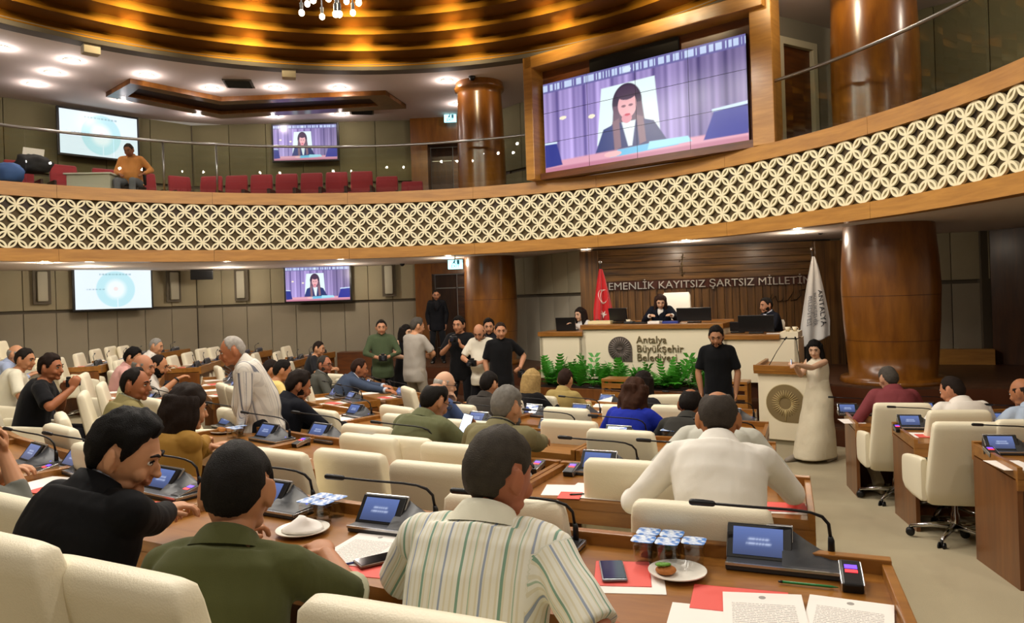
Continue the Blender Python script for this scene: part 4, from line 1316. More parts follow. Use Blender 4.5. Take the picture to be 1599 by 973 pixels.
for a in [
    (1222, 900, 1, 'conference unit with lit screen and green pen, nearest on the right', -.02),
    (815, 872, 1, 'conference unit hidden behind the striped shirt, only its microphone rising'),
    (598, 838, 1, 'conference unit with lit screen between the olive polo and the striped shirt', .05),
    (412, 806, 1, 'conference unit right behind the olive polo man\'s head'),
    (240, 780, 1, 'conference unit before the man in the black suit', .0),
    (98, 742, 1, 'conference unit left of the black suited man, by the corner rail'),
    (30, 732, 1, 'conference unit before the person cut by the left edge'),
    (945, 746, 2, 'conference unit behind white papers and pens in the second row'),
    (1075, 752, 2, 'conference unit hidden in front of the loose white shirt'),
    (628, 713, 2, 'conference unit with lit screen beyond the empty chair in the second row'),
    (492, 692, 2, 'conference unit with a pale reflection beside the corner rail of the second row'),
    (408, 692, 2, 'conference unit below the standing man\'s hand'),
    (345, 672, 2, 'conference unit before the woman in mustard'),
    (972, 694, 3, 'conference unit behind the empty chair and pink paper in the third row'),
    (862, 682, 3, 'conference unit at the elbow of the man in the beige jacket'),
    (548, 653, 3, 'conference unit beyond the navy suited man\'s hands'),
    (745, 668, 3, 'conference unit hidden beyond the phone of the green shirt man'),
    (1145, 702, 3, 'conference unit before the man in pale grey'),
    (908, 652, 4, 'conference unit between the khaki jacket and the royal blue jacket'),
    (832, 652, 4, 'conference unit right of the man in charcoal'),
    (1036, 664, 4, 'conference unit right of the woman in royal blue'),
    (1150, 660, 4, 'conference unit at the right end of the fourth row'),
    (948, 633, 5, 'conference unit beside bright paper in the front row'),
    (1070, 640, 5, 'conference unit at the right end of the front row'),
    (1440, 672, 'RB', 'conference unit on the middle desk of the right block'),
    (1592, 668, 'RB', 'conference unit near the right edge, middle row of the right block'),
    (1592, 712, 'RD', 'conference unit on the nearest desk of the right block'),
    (1337, 650, 'RA', 'conference unit before the man in the maroon blazer'),
    (1462, 648, 'RA', 'conference unit hidden before the man in the white jacket'),
]: unit_px(*a)
nn = {}
for k, R, ph_, zt in LSEATS:
    x, y = polar(R + .2, ph_); nn[k] = nn.get(k, 0) + 1
    unit_at(x, y, zt, 'small microphone unit on the desks %s, %s from the near end' % (LN[k], ORD[nn[k] - 1]), None)
def make_voter():
    t = thing('voting_handset', 'x', 'handset', (0, 0, -20))
    T = Matrix.Rotation(.22, 3, 'X')
    MB().bbox((0, 0, .028), (.056, .125, .03), .006, 0, T).build('case', BLACK, t)
    for s in (-1, 1): MB().bbox((s * .029, 0, .028), (.004, .12, .026), .002, 0, T).build('silver_side', UNIT_SILV, t)
    MB().box((0, .02, .0475), (.034, .018, .004), 0, T).build('violet_light', LED_V, t)
    MB().box((0, -.002, .0428), (.034, .014, .004), 0, T).build('red_light', LED_R, t)
    MB().box((0, .045, .01), (.05, .03, .02)).build('foot', BLACK, t)
    return t
V0 = make_voter(); vu = [False]
for u, v, row, lab in [(1330, 915, 1, 'voting handset with violet and red light, nearest on the right'), (893, 741, 2, 'voting handset left of the unit behind the white papers'), (838, 736, 2, 'voting handset by the rail right of the striped shirt man\'s ear'),
                       (937, 692, 3, 'voting handset by the rail before the pink paper'), (898, 688, 3, 'voting handset at the elbow of the man in beige'), (470, 697, 2, 'voting handset by the corner rail of the second row'), (70, 742, 1, 'voting handset by the corner rail, left of the black suit'), (292, 778, 1, 'voting handset under the black suited man\'s hand'),
                       (1402, 674, 'RB', 'voting handset at the desk end in the middle of the right block'), (1548, 712, 'RD', 'voting handset at the end of the nearest right desk'), (1313, 648, 'RA', 'voting handset at the desk end by the maroon blazer')]:
    p = onz(u, v, zrow(row)); a = -phi_of(p.x, p.y)
    if not vu[0]: vu[0] = True; V0.location = p; V0.rotation_euler = (0, 0, a); V0['label'] = lab; V0['group'] = 'voting handsets'
    else: dup(V0, p, a, lab, 'voting handsets')

# ================================================================== WATER CUPS, PAPERS, PLATES, PHONES
def lid_material():
    m = mat('blue_foil_lid', '#8fb4ea', .35, .1); nt = m.node_tree; b = nt.nodes['Principled BSDF']
    tc = nt.nodes.new('ShaderNodeTexCoord'); n = nt.nodes.new('ShaderNodeTexNoise'); n.inputs['Scale'].default_value = 45
    r = nt.nodes.new('ShaderNodeValToRGB'); r.color_ramp.elements[0].color = (*lin('#3f7fd0'), 1); r.color_ramp.elements[1].color = (*lin('#dfeaf8'), 1)
    r.color_ramp.elements[0].position = .42; r.color_ramp.elements[1].position = .6
    nt.links.new(tc.outputs['Object'], n.inputs['Vector']); nt.links.new(n.outputs['Fac'], r.inputs['Fac']); nt.links.new(r.outputs['Color'], b.inputs['Base Color'])
    return m
LID = lid_material()
def make_cup():
    t = thing('water_cup', 'x', 'cup', (0, 0, -20))
    def sq(w, z): return ((0, 0, z), (w, 0, 0), (0, w, 0))
    MB().loft([sq(.026, .002), sq(.0275, .01), sq(.033, .078)], 16, 5.0, False).build('cup_wall', CUPG, t, 60)
    MB().loft([sq(.0245, .004), sq(.0255, .01), sq(.0295, .062)], 16, 5.0).build('water', WATERM, t, 60)
    MB().loft([sq(.0375, .078), sq(.0375, .0795)], 16, 5.0).build('foil_lid', LID, t)
    MB().loft([sq(.026, .0), sq(.026, .004)], 16, 5.0).build('cup_base', CUPG, t)
    return t
CU0 = make_cup(); cu = [False]
def cups_px(u, v, row, n, where, rz=None):
    p = onz(u, v, zrow(row)); a = -phi_of(p.x, p.y) if rz is None else rz
    offs = [(0, 0), (.077, 0), (0, .077), (.077, .077), (.154, .03)][:n]
    for i, (ox, oy) in enumerate(offs):
        q = p + Matrix.Rotation(a, 3, 'Z') @ Vector((ox, oy, 0)); lab = 'blue lidded water cup %s, %s of its cluster' % (where, ORD[i])
        if not cu[0]: cu[0] = True; CU0.location = q; CU0.rotation_euler = (0, 0, a); CU0['label'] = lab; CU0['group'] = 'sealed water cups'
        else: dup(CU0, q, a, lab, 'sealed water cups')
cups_px(1006, 880, 1, 5, 'beside the plate with the sandwich')
cups_px(482, 812, 1, 4, 'behind the white plate')
cups_px(560, 702, 2, 4, 'beyond the second row\'s empty chair')
cups_px(362, 684, 2, 3, 'beside the pastry plate')
cups_px(1040, 688, 3, 3, 'left of the loose white shirt')
cups_px(602, 660, 3, 3, 'beside the green shirt man')
def paper_print():
    m = mat('printed_paper', '#efe9e2', .75); nt = m.node_tree; b = nt.nodes['Principled BSDF']
    tc = nt.nodes.new('ShaderNodeTexCoord'); sp = nt.nodes.new('ShaderNodeSeparateXYZ'); nt.links.new(tc.outputs['Object'], sp.inputs[0])
    def mth(op, a, bb=None, c=None):
        n = nt.nodes.new('ShaderNodeMath'); n.operation = op
        for i, q in enumerate((a, bb, c)):
            if q is None: continue
            if isinstance(q, (int, float)): n.inputs[i].default_value = q
            else: nt.links.new(q, n.inputs[i])
        return n.outputs[0]
    line = mth('GREATER_THAN', mth('SINE', mth('MULTIPLY', sp.outputs['Y'], 620)), .1)
    nz = nt.nodes.new('ShaderNodeTexNoise'); nz.inputs['Scale'].default_value = 1; mp = nt.nodes.new('ShaderNodeMapping'); mp.inputs['Scale'].default_value = (260, 99, 1)
    nt.links.new(tc.outputs['Object'], mp.inputs[0]); nt.links.new(mp.outputs[0], nz.inputs['Vector'])
    word = mth('GREATER_THAN', nz.outputs['Fac'], .42)
    inx = mth('LESS_THAN', mth('ABSOLUTE', sp.outputs['X']), .082); iny = mth('LESS_THAN', mth('ABSOLUTE', mth('ADD', sp.outputs['Y'], .02)), .105)
    head = mth('LESS_THAN', mth('ADD', mth('MULTIPLY', sp.outputs['X'], sp.outputs['X']), mth('POWER', mth('SUBTRACT', sp.outputs['Y'], .122), 2.0)), .00009)
    k = mth('MAXIMUM', mth('MULTIPLY', mth('MULTIPLY', line, word), mth('MULTIPLY', mth('MULTIPLY', inx, iny), .55)), mth('MULTIPLY', head, .7))
    mx = nt.nodes.new('ShaderNodeMix'); mx.data_type = 'RGBA'; mx.inputs[6].default_value = (*lin('#efe9e2'), 1); mx.inputs[7].default_value = (*lin('#55524e'), 1)
    nt.links.new(k, mx.inputs[0]); nt.links.new(mx.outputs[2], b.inputs['Base Color'])
    return m
PRN = paper_print()
stack_h = {}
def sheet(u, v, row, label, m=PAPER, dims=(.21, .297), turn=0.0, lift=0.0, cat='paper', name='paper', thick=.002, curl=0.0):
    z = zrow(row) + lift; p = onz(u, v, z); a = -phi_of(p.x, p.y) + turn
    mb = MB(); nx, ny = 6, 8; vs = []
    for zz in (0, thick):
        for j in range(ny + 1):
            for i in range(nx + 1):
                x = dims[0] * (i / nx - .5); y = dims[1] * (j / ny - .5)
                vs.append((x, y, zz + curl * ((j / ny) ** 3) * (.4 + .6 * i / nx)))
    N = (nx + 1) * (ny + 1); fs = []
    for j in range(ny):
        for i in range(nx):
            a0 = j * (nx + 1) + i
            fs.append((a0, a0 + nx + 1, a0 + nx + 2, a0 + 1)); fs.append((N + a0, N + a0 + 1, N + a0 + nx + 2, N + a0 + nx + 1))
    edge = [i for i in range(nx + 1)] + [(j + 1) * (nx + 1) - 1 for j in range(1, ny + 1)] + [ny * (nx + 1) + i for i in range(nx - 1, -1, -1)] + [j * (nx + 1) for j in range(ny - 1, 0, -1)]
    for i in range(len(edge)):
        e0, e1 = edge[i], edge[(i + 1) % len(edge)]; fs.append((e0, e1, N + e1, N + e0))
    mb.add(vs, fs)
    o = mb.build(name, m); o.location = p; o.rotation_euler = (0, 0, a)
    return tag(o, label, cat)
def flat(name, label, cat, u, v, row, dims, m, turn=0.0, lift=0.0, b=.002):
    z = zrow(row) + lift; p = onz(u, v, z); a = -phi_of(p.x, p.y) + turn
    o = MB().bbox((0, 0, dims[2] / 2), dims, b).build(name, m); o.location = p; o.rotation_euler = (0, 0, a)
    return tag(o, label, cat)
# nearest desk, right
flat('card', 'red card under the printed sheets at the lower right', 'card', 1155, 938, 1, (.26, .17, .002), REDP, .05)
sheet(1195, 968, 1, 'printed sheet with a crest, left of the two at the lower right', PRN, turn=.10, lift=.004, curl=.012)
sheet(1325, 975, 1, 'printed sheet with a crest, right of the two at the lower right', PRN, turn=-.12, lift=.003, curl=.006)
sheet(1105, 985, 1, 'plain white sheet under the red card at the lower right', PAPER, turn=.05, lift=-.001)
def pen(u, v, row, label, col, turn, lift=.004, L=.15):
    z = zrow(row) + lift; p = onz(u, v, z + .004); a = -phi_of(p.x, p.y) + turn
    r = thing('pen', label, 'pen', p, a)
    m = mat('pen_' + col, col, .35)
    MB().tube([(-L / 2, 0, 0), (L / 2 - .02, 0, 0), (L / 2, 0, 0)], [.004, .004, .001], 8).build('barrel', m, r, 'all')
    MB().tube([(-L / 2 - .012, 0, 0), (-L / 2, 0, 0)], [.003, .0045], 8).build('cap', BLACK, r, 'all')
    return r
pen(1265, 913, 1, 'green pen lying before the nearest conference unit', '#1f7a3a', .0)
def plate(u, v, row, label, r=.095, lift=0):
    z = zrow(row) + lift; p = onz(u, v, z)
    o = MB().lathe([(0, .004), (r * .6, .004), (r, .018), (r * 1.0, .021), (r * .6, .009), (0, .008)], 40).build('plate', mat('porcelain', '#ece8dc', .25, spec=.6), None, 50)
    o.location = p; return tag(o, label, 'plate'), p
_, p = plate(1058, 900, 1, 'white plate holding a small open sandwich', .088)
sw = thing('sandwich', 'small open sandwich with green garnish on the plate', 'food', p + Vector((-.035, .0, .009)))
MB().ell((0, 0, .012), (.032, .03, .013), 16, 8).build('bread', mat('toast', '#b06a2c', .7, bump=.4, bscale=120), sw, 'all')
gm = MB()
for k in range(9): gm.ell((-.008 + .014 * math.cos(k * 2.3), .01 * math.sin(k * 2.3), .027 + .002 * (k % 3)), (.011, .008, .004), 8, 5)
gm.build('garnish', mat('lettuce', '#5e8f2c', .6), sw, 'all')
_, p = plate(473, 833, 1, 'white plate with a crumpled napkin beside the olive polo man', .1)
nk = MB(); rings = []
for j in range(7):
    t = j / 6
    rings.append(((0, 0, .012 + .05 * t), (.07 * (1 - t) + .012, .01 * math.sin(j), 0), (-.01 * math.cos(j), .055 * (1 - t * .9) + .006, 0)))
o = nk.loft(rings, 14, 2.6).build('napkin', PAPER, None, 'all'); o.location = p + Vector((.0, 0, .004)); tag(o, 'folded white napkin standing on the white plate', 'napkin')
sheet(566, 858, 1, 'printed sheet with a crest by the olive polo man\'s hand', PRN, turn=.12, lift=.003)
flat('card', 'red card beneath the phone left of the striped shirt', 'card', 598, 887, 1, (.25, .17, .002), REDP, .15)
def phone(u, v, row, label, turn, lift=.006, m=None):
    z = zrow(row) + lift; p = onz(u, v, z); a = -phi_of(p.x, p.y) + turn
    r = thing('phone', label, 'phone', p, a)
    MB().bbox((0, 0, .005), (.076, .155, .009), .004).build('case', m or mat('phone_case', '#6b5a48', .35), r)
    MB().bbox((0, 0, .010), (.068, .146, .002), .0008).build('glass_screen', mat('phone_glass', '#050608', .08, spec=.7), r)
    return r
phone(592, 876, 1, 'black phone on the red card left of the striped shirt', -.55)
pen(565, 876, 1, 'blue pen beside the phone and the printed sheet', '#3c4f86', .95)
flat('card', 'red card under the phone right of the striped shirt', 'card', 972, 896, 1, (.17, .2, .002), REDP, .25, .002)
sheet(985, 905, 1, 'white sheet under the phone right of the striped shirt', PAPER, (.2, .22), .25, 0)
phone(957, 894, 1, 'silver edged phone on the card right of the striped shirt', .35, .006, mat('phone_silver', '#8b8f96', .3, .6))
flat('card', 'red card standing out before the black suited man', 'card', 236, 790, 1, (.11, .12, .002), REDP, .3, .003)
sheet(62, 757, 1, 'white sheet at the back of the black suited man', PAPER, turn=.3)
flat('card', 'red card peeping out behind the black suited man\'s back', 'card', 66, 766, 1, (.12, .1, .002), REDP, .3, .003)
# second row
sheet(935, 768, 2, 'white papers under two pens in the second row', PAPER, (.3, .27), .05, .002)
sheet(886, 766, 2, 'white sheet left of the papers with pens', PAPER, (.24, .2), .25)
flat('card', 'red card under the tip of the pen in the second row', 'card', 890, 774, 2, (.11, .12, .002), REDP, .2, .005)
pen(917, 771, 2, 'dark green pen on the white papers of the second row', '#2c4a45', .5, .007)
pen(945, 769, 2, 'grey pen on the white papers of the second row', '#6c7480', .6, .007)
sheet(1228, 795, 2, 'white sheet under the red card at the white sleeve', PAPER, (.2, .16), .1)
flat('card', 'red card beside the sleeve of the loose white shirt', 'card', 1224, 792, 2, (.19, .14, .002), REDP, .1, .003)
sheet(448, 720, 2, 'white sheet under the red card before the empty chair', PAPER, (.24, .18), .25)
flat('card', 'red card on white paper left of the large empty chair', 'card', 452, 715, 2, (.2, .14, .002), REDP, .25, .003)
sheet(592, 722, 2, 'white sheet under the red card right of the large empty chair', PAPER, (.24, .12), .0)
flat('card', 'red card on white paper right of the large empty chair', 'card', 597, 728, 2, (.26, .13, .002), REDP, .2, .003)
sheet(606, 741, 2, 'white sheet nearest to the empty chair of the second row', PAPER, (.24, .16), .25)
pl_, p = plate(352, 676, 2, 'plate of pastries beside the woman in mustard', .11)
for k in range(4):
    o = MB().ell((0, 0, .018), (.03, .022, .017), 12, 8).build('pastry', mat('pastry_crust', '#b9752e', .6, bump=.3, bscale=90), None, 'all')
    o.location = p + Vector((-.045 + .03 * k, .02 * (-1) ** k, .01)); tag(o, 'golden pastry on the plate by the mustard jacket, %s from the left' % ORD[k], 'food', 'pastries on the plate')
# third row and beyond
sheet(960, 704, 3, 'white sheet with a pink line before the empty chair of the third row', PAPER, (.26, .2), .1)
flat('card', 'thin red card edge on the white sheet of the third row', 'card', 950, 707, 3, (.16, .05, .002), REDP, .1, .003)
sheet(866, 689, 3, 'white sheet under the arm of the man in the beige jacket', PAPER, (.24, .14), .2)
sheet(930, 645, 4, 'white sheet right of the khaki jacket', PAPER, (.3, .24), .3)
sheet(940, 634, 5, 'bright white sheet standing in the front row', PAPER, (.2, .24), .2, 0, curl=.1)
sheet(1060, 668, 4, 'white sheet right of the woman in royal blue', PAPER, (.24, .2), .2)
sheet(535, 655, 3, 'white sheet under the navy suited man\'s hands', PAPER, (.22, .28), .2)
sheet(1452, 680, 'RB', 'white sheet under the red card on the right middle desk', PAPER, (.3, .22), 0)
flat('card', 'red card on white paper on the right middle desk', 'card', 1456, 681, 'RB', (.24, .14, .002), REDP, 0, .003)
sheet(1580, 727, 'RD', 'white sheet on the nearest right desk', PAPER, (.21, .26), .1)
sheet(1580, 676, 'RB', 'white sheet at the right edge of the right middle desk', PAPER, (.22, .22), .1)
sheet(1330, 658, 'RA', 'white sheet under the maroon sleeve', PAPER, (.21, .26), .1)
# left block desks: sheets, cards and a plate
k_ = 0; n2_ = {}
for k, R, ph_, zt in LSEATS:
    k_ += 1; n2_[k] = n2_.get(k, 0) + 1
    x, y = polar(R + .42, ph_ + .4)
    RZ['_' + str(k_)] = zt
    o = MB().bbox((0, 0, .002), (.21, .28, .003), .001).build('paper', PAPER); o.location = (x, y, zt); o.rotation_euler = (0, 0, -math.radians(ph_) + .2 * math.sin(k_ * 2))
    tag(o, 'white sheet on the desks %s, %s in line' % (LN[k], ORD[n2_[k] - 1]), 'paper', 'sheets on the left block desks')
    if k_ % 2:
        o = MB().bbox((0, 0, .002), (.2, .12, .003), .001).build('card', REDP); o.location = (x, y, zt + .0036); o.rotation_euler = (0, 0, -math.radians(ph_) + .3)
        tag(o, 'red card on the desks %s, %s in line' % (LN[k], ORD[n2_[k] - 1]), 'card', 'red cards on the left block desks')
# ================================================================== PEOPLE
PENDING = []
def defer(name, mb, mats, parent, voxel, smooth=3, post=None):
    o = link(name, mb.mesh(name, mats, False, True), parent)
    md = o.modifiers.new('r', 'REMESH'); md.mode = 'VOXEL'; md.voxel_size = voxel; md.use_smooth_shade = True
    if smooth:
        sm_ = o.modifiers.new('s', 'SMOOTH'); sm_.factor = .5; sm_.iterations = smooth
    PENDING.append((o, post))
    return o
def flush_people():
    dg = bpy.context.evaluated_depsgraph_get(); dg.update()
    for o, post in PENDING:
        me = bpy.data.meshes.new_from_object(o.evaluated_get(dg))
        old = o.data; o.modifiers.clear(); o.data = me; bpy.data.meshes.remove(old)
        me.polygons.foreach_set('use_smooth', [True] * len(me.polygons))
        if post: post(o, me)
    PENDING.clear()
def co_of(me):
    a = np.empty(len(me.vertices) * 3, np.float32); me.vertices.foreach_get('co', a); return a.reshape(-1, 3)
def wrinkle(seed, amp, L=1.0):
    def f(o, me):
        rg = np.random.default_rng(seed); c = co_of(me)
        n = np.empty(len(me.vertices) * 3, np.float32); me.vertices.foreach_get('normal', n); n = n.reshape(-1, 3)
        d = np.zeros(len(c))
        for k in range(9):
            q = rg.normal(size=3) * rg.uniform(9, 34) / L; q[2] *= .55
            ph = rg.uniform(0, 6.28); q2 = rg.normal(size=3) * 7
            d += np.sin(c @ q + ph + 1.6 * np.sin(c @ q2)) / (1 + .05 * np.linalg.norm(q))
        d = d / 3.0
        d = np.sign(d) * np.abs(d) ** .8
        c = c + n * (amp * d)[:, None]
        me.vertices.foreach_set('co', c.astype(np.float32).ravel()); me.update()
    return f

HN, HM = 36, 26
def head_dirs():
    out = []
    for j in range(HM + 1):
        t = math.pi * j / HM
        for i in range(HN):
            a = 2 * math.pi * i / HN
            out.append((math.sin(t) * math.sin(a), math.sin(t) * math.cos(a), math.cos(t)))
    return out
HD = head_dirs()
HF = [(j * HN + i, (j + 1) * HN + i, (j + 1) * HN + (i + 1) % HN, j * HN + (i + 1) % HN) for j in range(HM) for i in range(HN)]
def skull(d):
    x, y, z = d
    p = Vector((x * .076, y * .097, z * .118))
    if z < 0:
        t = -z
        p.x *= 1 - .30 * t ** 1.6
        if y < 0: p.y *= 1 - .42 * t
        else: p.y *= 1 - .10 * t; p.y += .012 * t * (1 - t)
    else:
        if y > 0: p.y *= 1 - .05 * z
        p.x *= 1 + .03 * math.sin(math.pi * z)
    return p
def interp_line(az, pts):
    for (a0, z0), (a1, z1) in zip(pts, pts[1:]):
        if az <= a1: return z0 + (z1 - z0) * (az - a0) / (a1 - a0)
    return pts[-1][1]
LINES = {
    'short': [(0, .070), (35, .068), (52, .045), (66, .02), (74, -.008), (82, -.006), (88, .032), (102, .034), (114, -.02), (135, -.062), (180, -.072)],
    'receding': [(0, .092), (22, .096), (40, .085), (58, .05), (70, .015), (76, -.008), (83, -.006), (89, .032), (102, .034), (114, -.025), (135, -.062), (180, -.072)],
    'full': [(0, .055), (35, .052), (55, .02), (70, -.01), (85, -.04), (100, -.06), (140, -.085), (180, -.09)],
}
def hair_mesh(style, th, seed, vol=0.0):
    """closed shell: follows the skull outside the hairline, sinks below the skin elsewhere"""
    rg = random.Random(seed); vs = []
    line = LINES['full' if style in ('long', 'bob', 'wavy', 'ponytail') else 'receding' if style in ('receding', 'crown', 'side') else 'short']
    for d in HD:
        az = abs(math.degrees(math.atan2(d[0], d[1]))); p = skull(d)
        zl = interp_line(az, line) + .010 * noise.noise(Vector(d) * 7 + Vector((seed, 3, 0))); k = (p.z - zl) / .016
        if style == 'side':
            k = min(k, (.055 - p.z) / .014, (az - 62) / 8)
        if style == 'crown':
            k = min(k, (math.hypot(d[0], d[1] + .25) - .42) / .10 if d[2] > .5 else 9)
        k = max(0.0, min(1.0, k))
        n_ = .85 + .4 * noise.noise(Vector(d) * 2.5 + Vector((seed, 0, 0))) + .30 * noise.noise(Vector((d[0] * 9, d[1] * 5, d[2] * 4)) + Vector((0, seed, 0)))
        e = th * n_ * (1 + vol * max(0, d[2]))
        nrm = Vector((d[0] / .8, d[1], d[2] / 1.2)).normalized()
        vs.append(p * (.90 + .10 * k) + nrm * (e * k - .004 * (1 - k)))
    mb = MB(); mb.add(vs, HF); return mb
def beard_mesh(th, seed, full=True):
    vs = []
    for d in HD:
        az = abs(math.degrees(math.atan2(d[0], d[1]))); p = skull(d)
        zl = interp_line(az, [(0, -.036), (18, -.040), (30, -.055), (50, -.045), (75, -.01), (90, .0), (100, -.2), (180, -.2)])
        k = (zl - p.z) / .012
        if az < 16 and -.070 < p.z < -.046: k = 0
        k = max(0, min(1, k)); k = min(k, max(0, (100 - az) / 10))
        nrm = Vector((d[0], d[1], d[2] * .6)).normalized()
        vs.append(p * (.93 + .07 * k) + nrm * ((th + (.006 if d[2] < -.75 and d[1] > 0 else 0)) * k))
    mb = MB(); mb.add(vs, HF); return mb

EYEW = mat('eye_white', '#d9d2c8', .3); IRIS = mat('eye_iris', '#1c120c', .25); LIP = None
SKINS = {}
def skin_mats(c):
    if c not in SKINS:
        r, g, b = [int(c[i:i + 2], 16) for i in (1, 3, 5)]
        lip = '#%02x%02x%02x' % (min(255, int(r * .88)), int(g * .76), int(b * .74))
        m = mat('skin_' + c, c, .52, var=.08, vscale=14, spec=.35)
        m.node_tree.nodes['Principled BSDF'].inputs['Subsurface Weight'].default_value = .06
        m.node_tree.nodes['Principled BSDF'].inputs['Subsurface Radius'].default_value = (.02, .008, .004)
        SKINS[c] = (m, mat('lips_' + lip, lip, .45))
    return SKINS[c]
def cloth(c, kind='weave'):
    nm_ = 'fabric_' + kind + '_' + c
    if nm_ in _M: return _M[nm_]
    m = mat(nm_, c, .85 if kind != 'suit' else .75, bump=.12 if kind == 'weave' else .06, bscale=420, var=.05, vscale=8, sheen=.06 if kind == 'weave' else .0, spec=.15)
    folds(m); return m
def folds(m, strength=.28):
    """soft creases of worn cloth as a second, broader bump"""
    nt = m.node_tree; b = nt.nodes['Principled BSDF']
    tc = nt.nodes.new('ShaderNodeTexCoord'); mp = nt.nodes.new('ShaderNodeMapping'); mp.inputs['Scale'].default_value = (1.3, 1.0, .55); mp.inputs['Rotation'].default_value = (.3, .5, .2)
    n = nt.nodes.new('ShaderNodeTexNoise'); n.inputs['Scale'].default_value = 8; n.inputs['Detail'].default_value = 1.5; n.inputs['Distortion'].default_value = .9
    bp = nt.nodes.new('ShaderNodeBump'); bp.inputs['Strength'].default_value = strength; bp.inputs['Distance'].default_value = .03
    nt.links.new(tc.outputs['Object'], mp.inputs[0]); nt.links.new(mp.outputs[0], n.inputs['Vector']); nt.links.new(n.outputs['Fac'], bp.inputs['Height'])
    old = [l for l in nt.links if l.to_node == b and l.to_socket.name == 'Normal']
    if old: nt.links.new(old[0].from_socket, bp.inputs['Normal'])
    nt.links.new(bp.outputs['Normal'], b.inputs['Normal'])
def hairmat(c):
    m = mat('hair_' + c, c, .6, bump=.55, bscale=330, var=.45, vscale=45, spec=.15)
    return m
def stripe_mat(name, base, bands):
    """woven stripes driven by a per-vertex coordinate; bands: (period, offset, width, colour)"""
    if name in _M: return _M[name]
    m = bpy.data.materials.new(name); m.use_nodes = True; nt = m.node_tree; b = nt.nodes['Principled BSDF']
    a = nt.nodes.new('ShaderNodeAttribute'); a.attribute_name = 'stripe'
    col = None; prev = (*lin(base), 1)
    for per, off, w, c in bands:
        ad = nt.nodes.new('ShaderNodeMath'); ad.operation = 'ADD'; ad.inputs[1].default_value = off + 50 * per; nt.links.new(a.outputs['Fac'], ad.inputs[0])
        md = nt.nodes.new('ShaderNodeMath'); md.operation = 'MODULO'; md.inputs[1].default_value = per; nt.links.new(ad.outputs[0], md.inputs[0])
        lt = nt.nodes.new('ShaderNodeMath'); lt.operation = 'LESS_THAN'; lt.inputs[1].default_value = w; nt.links.new(md.outputs[0], lt.inputs[0])
        mx = nt.nodes.new('ShaderNodeMix'); mx.data_type = 'RGBA'
        if col is None: mx.inputs[6].default_value = prev
        else: nt.links.new(col, mx.inputs[6])
        mx.inputs[7].default_value = (*lin(c), 1); nt.links.new(lt.outputs[0], mx.inputs[0]); col = mx.outputs[2]
    nt.links.new(col, b.inputs['Base Color']); b.inputs['Roughness'].default_value = .85; b.inputs['Specular IOR Level'].default_value = .2
    folds(m)
    _M[name] = m; return m

def ik(S, T, a, b, hint):
    d = T - S; L = d.length
    if L > (a + b) * .995: T = S + d * ((a + b) * .995 / L); d = T - S; L = d.length
    L = max(L, abs(a - b) + .01)
    ca = (a * a + L * L - b * b) / (2 * a * L); ca = max(-1, min(1, ca))
    u = d.normalized(); h = hint - u * hint.dot(u)
    if h.length < 1e-4: h = Vector((0, 0, -1)) - u * u.z * -1
    h.normalize()
    return S + u * (a * ca) + h * (a * math.sqrt(max(0, 1 - ca * ca))), T
def hand(mb, W, d, n, side, s, curl):
    """palm, four unequal bent fingers and a thumb; d finger direction, n palm normal"""
    d = d.normalized(); n = (n - d * n.dot(d)); n = n.normalized() if n.length > 1e-4 else Vector((0, 0, -1))
    ac = n.cross(d) * (1 if side > 0 else -1)       # towards the little finger side
    M = Matrix((ac, d, n)).transposed()
    mb.ell(W + d * .048 * s, (.040 * s, .054 * s, .0165 * s), 14, 10, M)
    for i, (L, off) in enumerate(((.072, -.030), (.081, -.010), (.075, .010), (.058, .029))):
        p = W + d * (.085 - .006 * abs(i - 1.2)) * s + ac * off * s; pts = [p - d * .012 * s, p]; ang = .18 + curl * .55 + .05 * i
        dirv = d + ac * (off * 2.2) ; dirv.normalize()
        for seg, f_ in enumerate((.45, .31, .24)):
            v = dirv * math.cos(ang) + n * math.sin(ang); p = p + v * L * f_ * s; pts.append(p); ang += .22 + curl * .85
        mb.tube(pts, [.0098 * s, .0098 * s, .0092 * s, .0084 * s, .0072 * s], 8, True, True)
    p = W + d * .022 * s - ac * .026 * s; v = (d * .62 - ac * .72 + n * .22).normalized(); pts = [p - v * .01 * s, p + v * .028 * s]
    v2 = (d * (.85 + .2 * curl) - ac * (.35 - .45 * curl) + n * (.2 + .5 * curl)).normalized()
    pts += [pts[-1] + v2 * .026 * s, pts[-1] + v2 * .046 * s]
    mb.tube(pts, [.0125 * s, .0115 * s, .0102 * s, .0085 * s], 8, True, True)

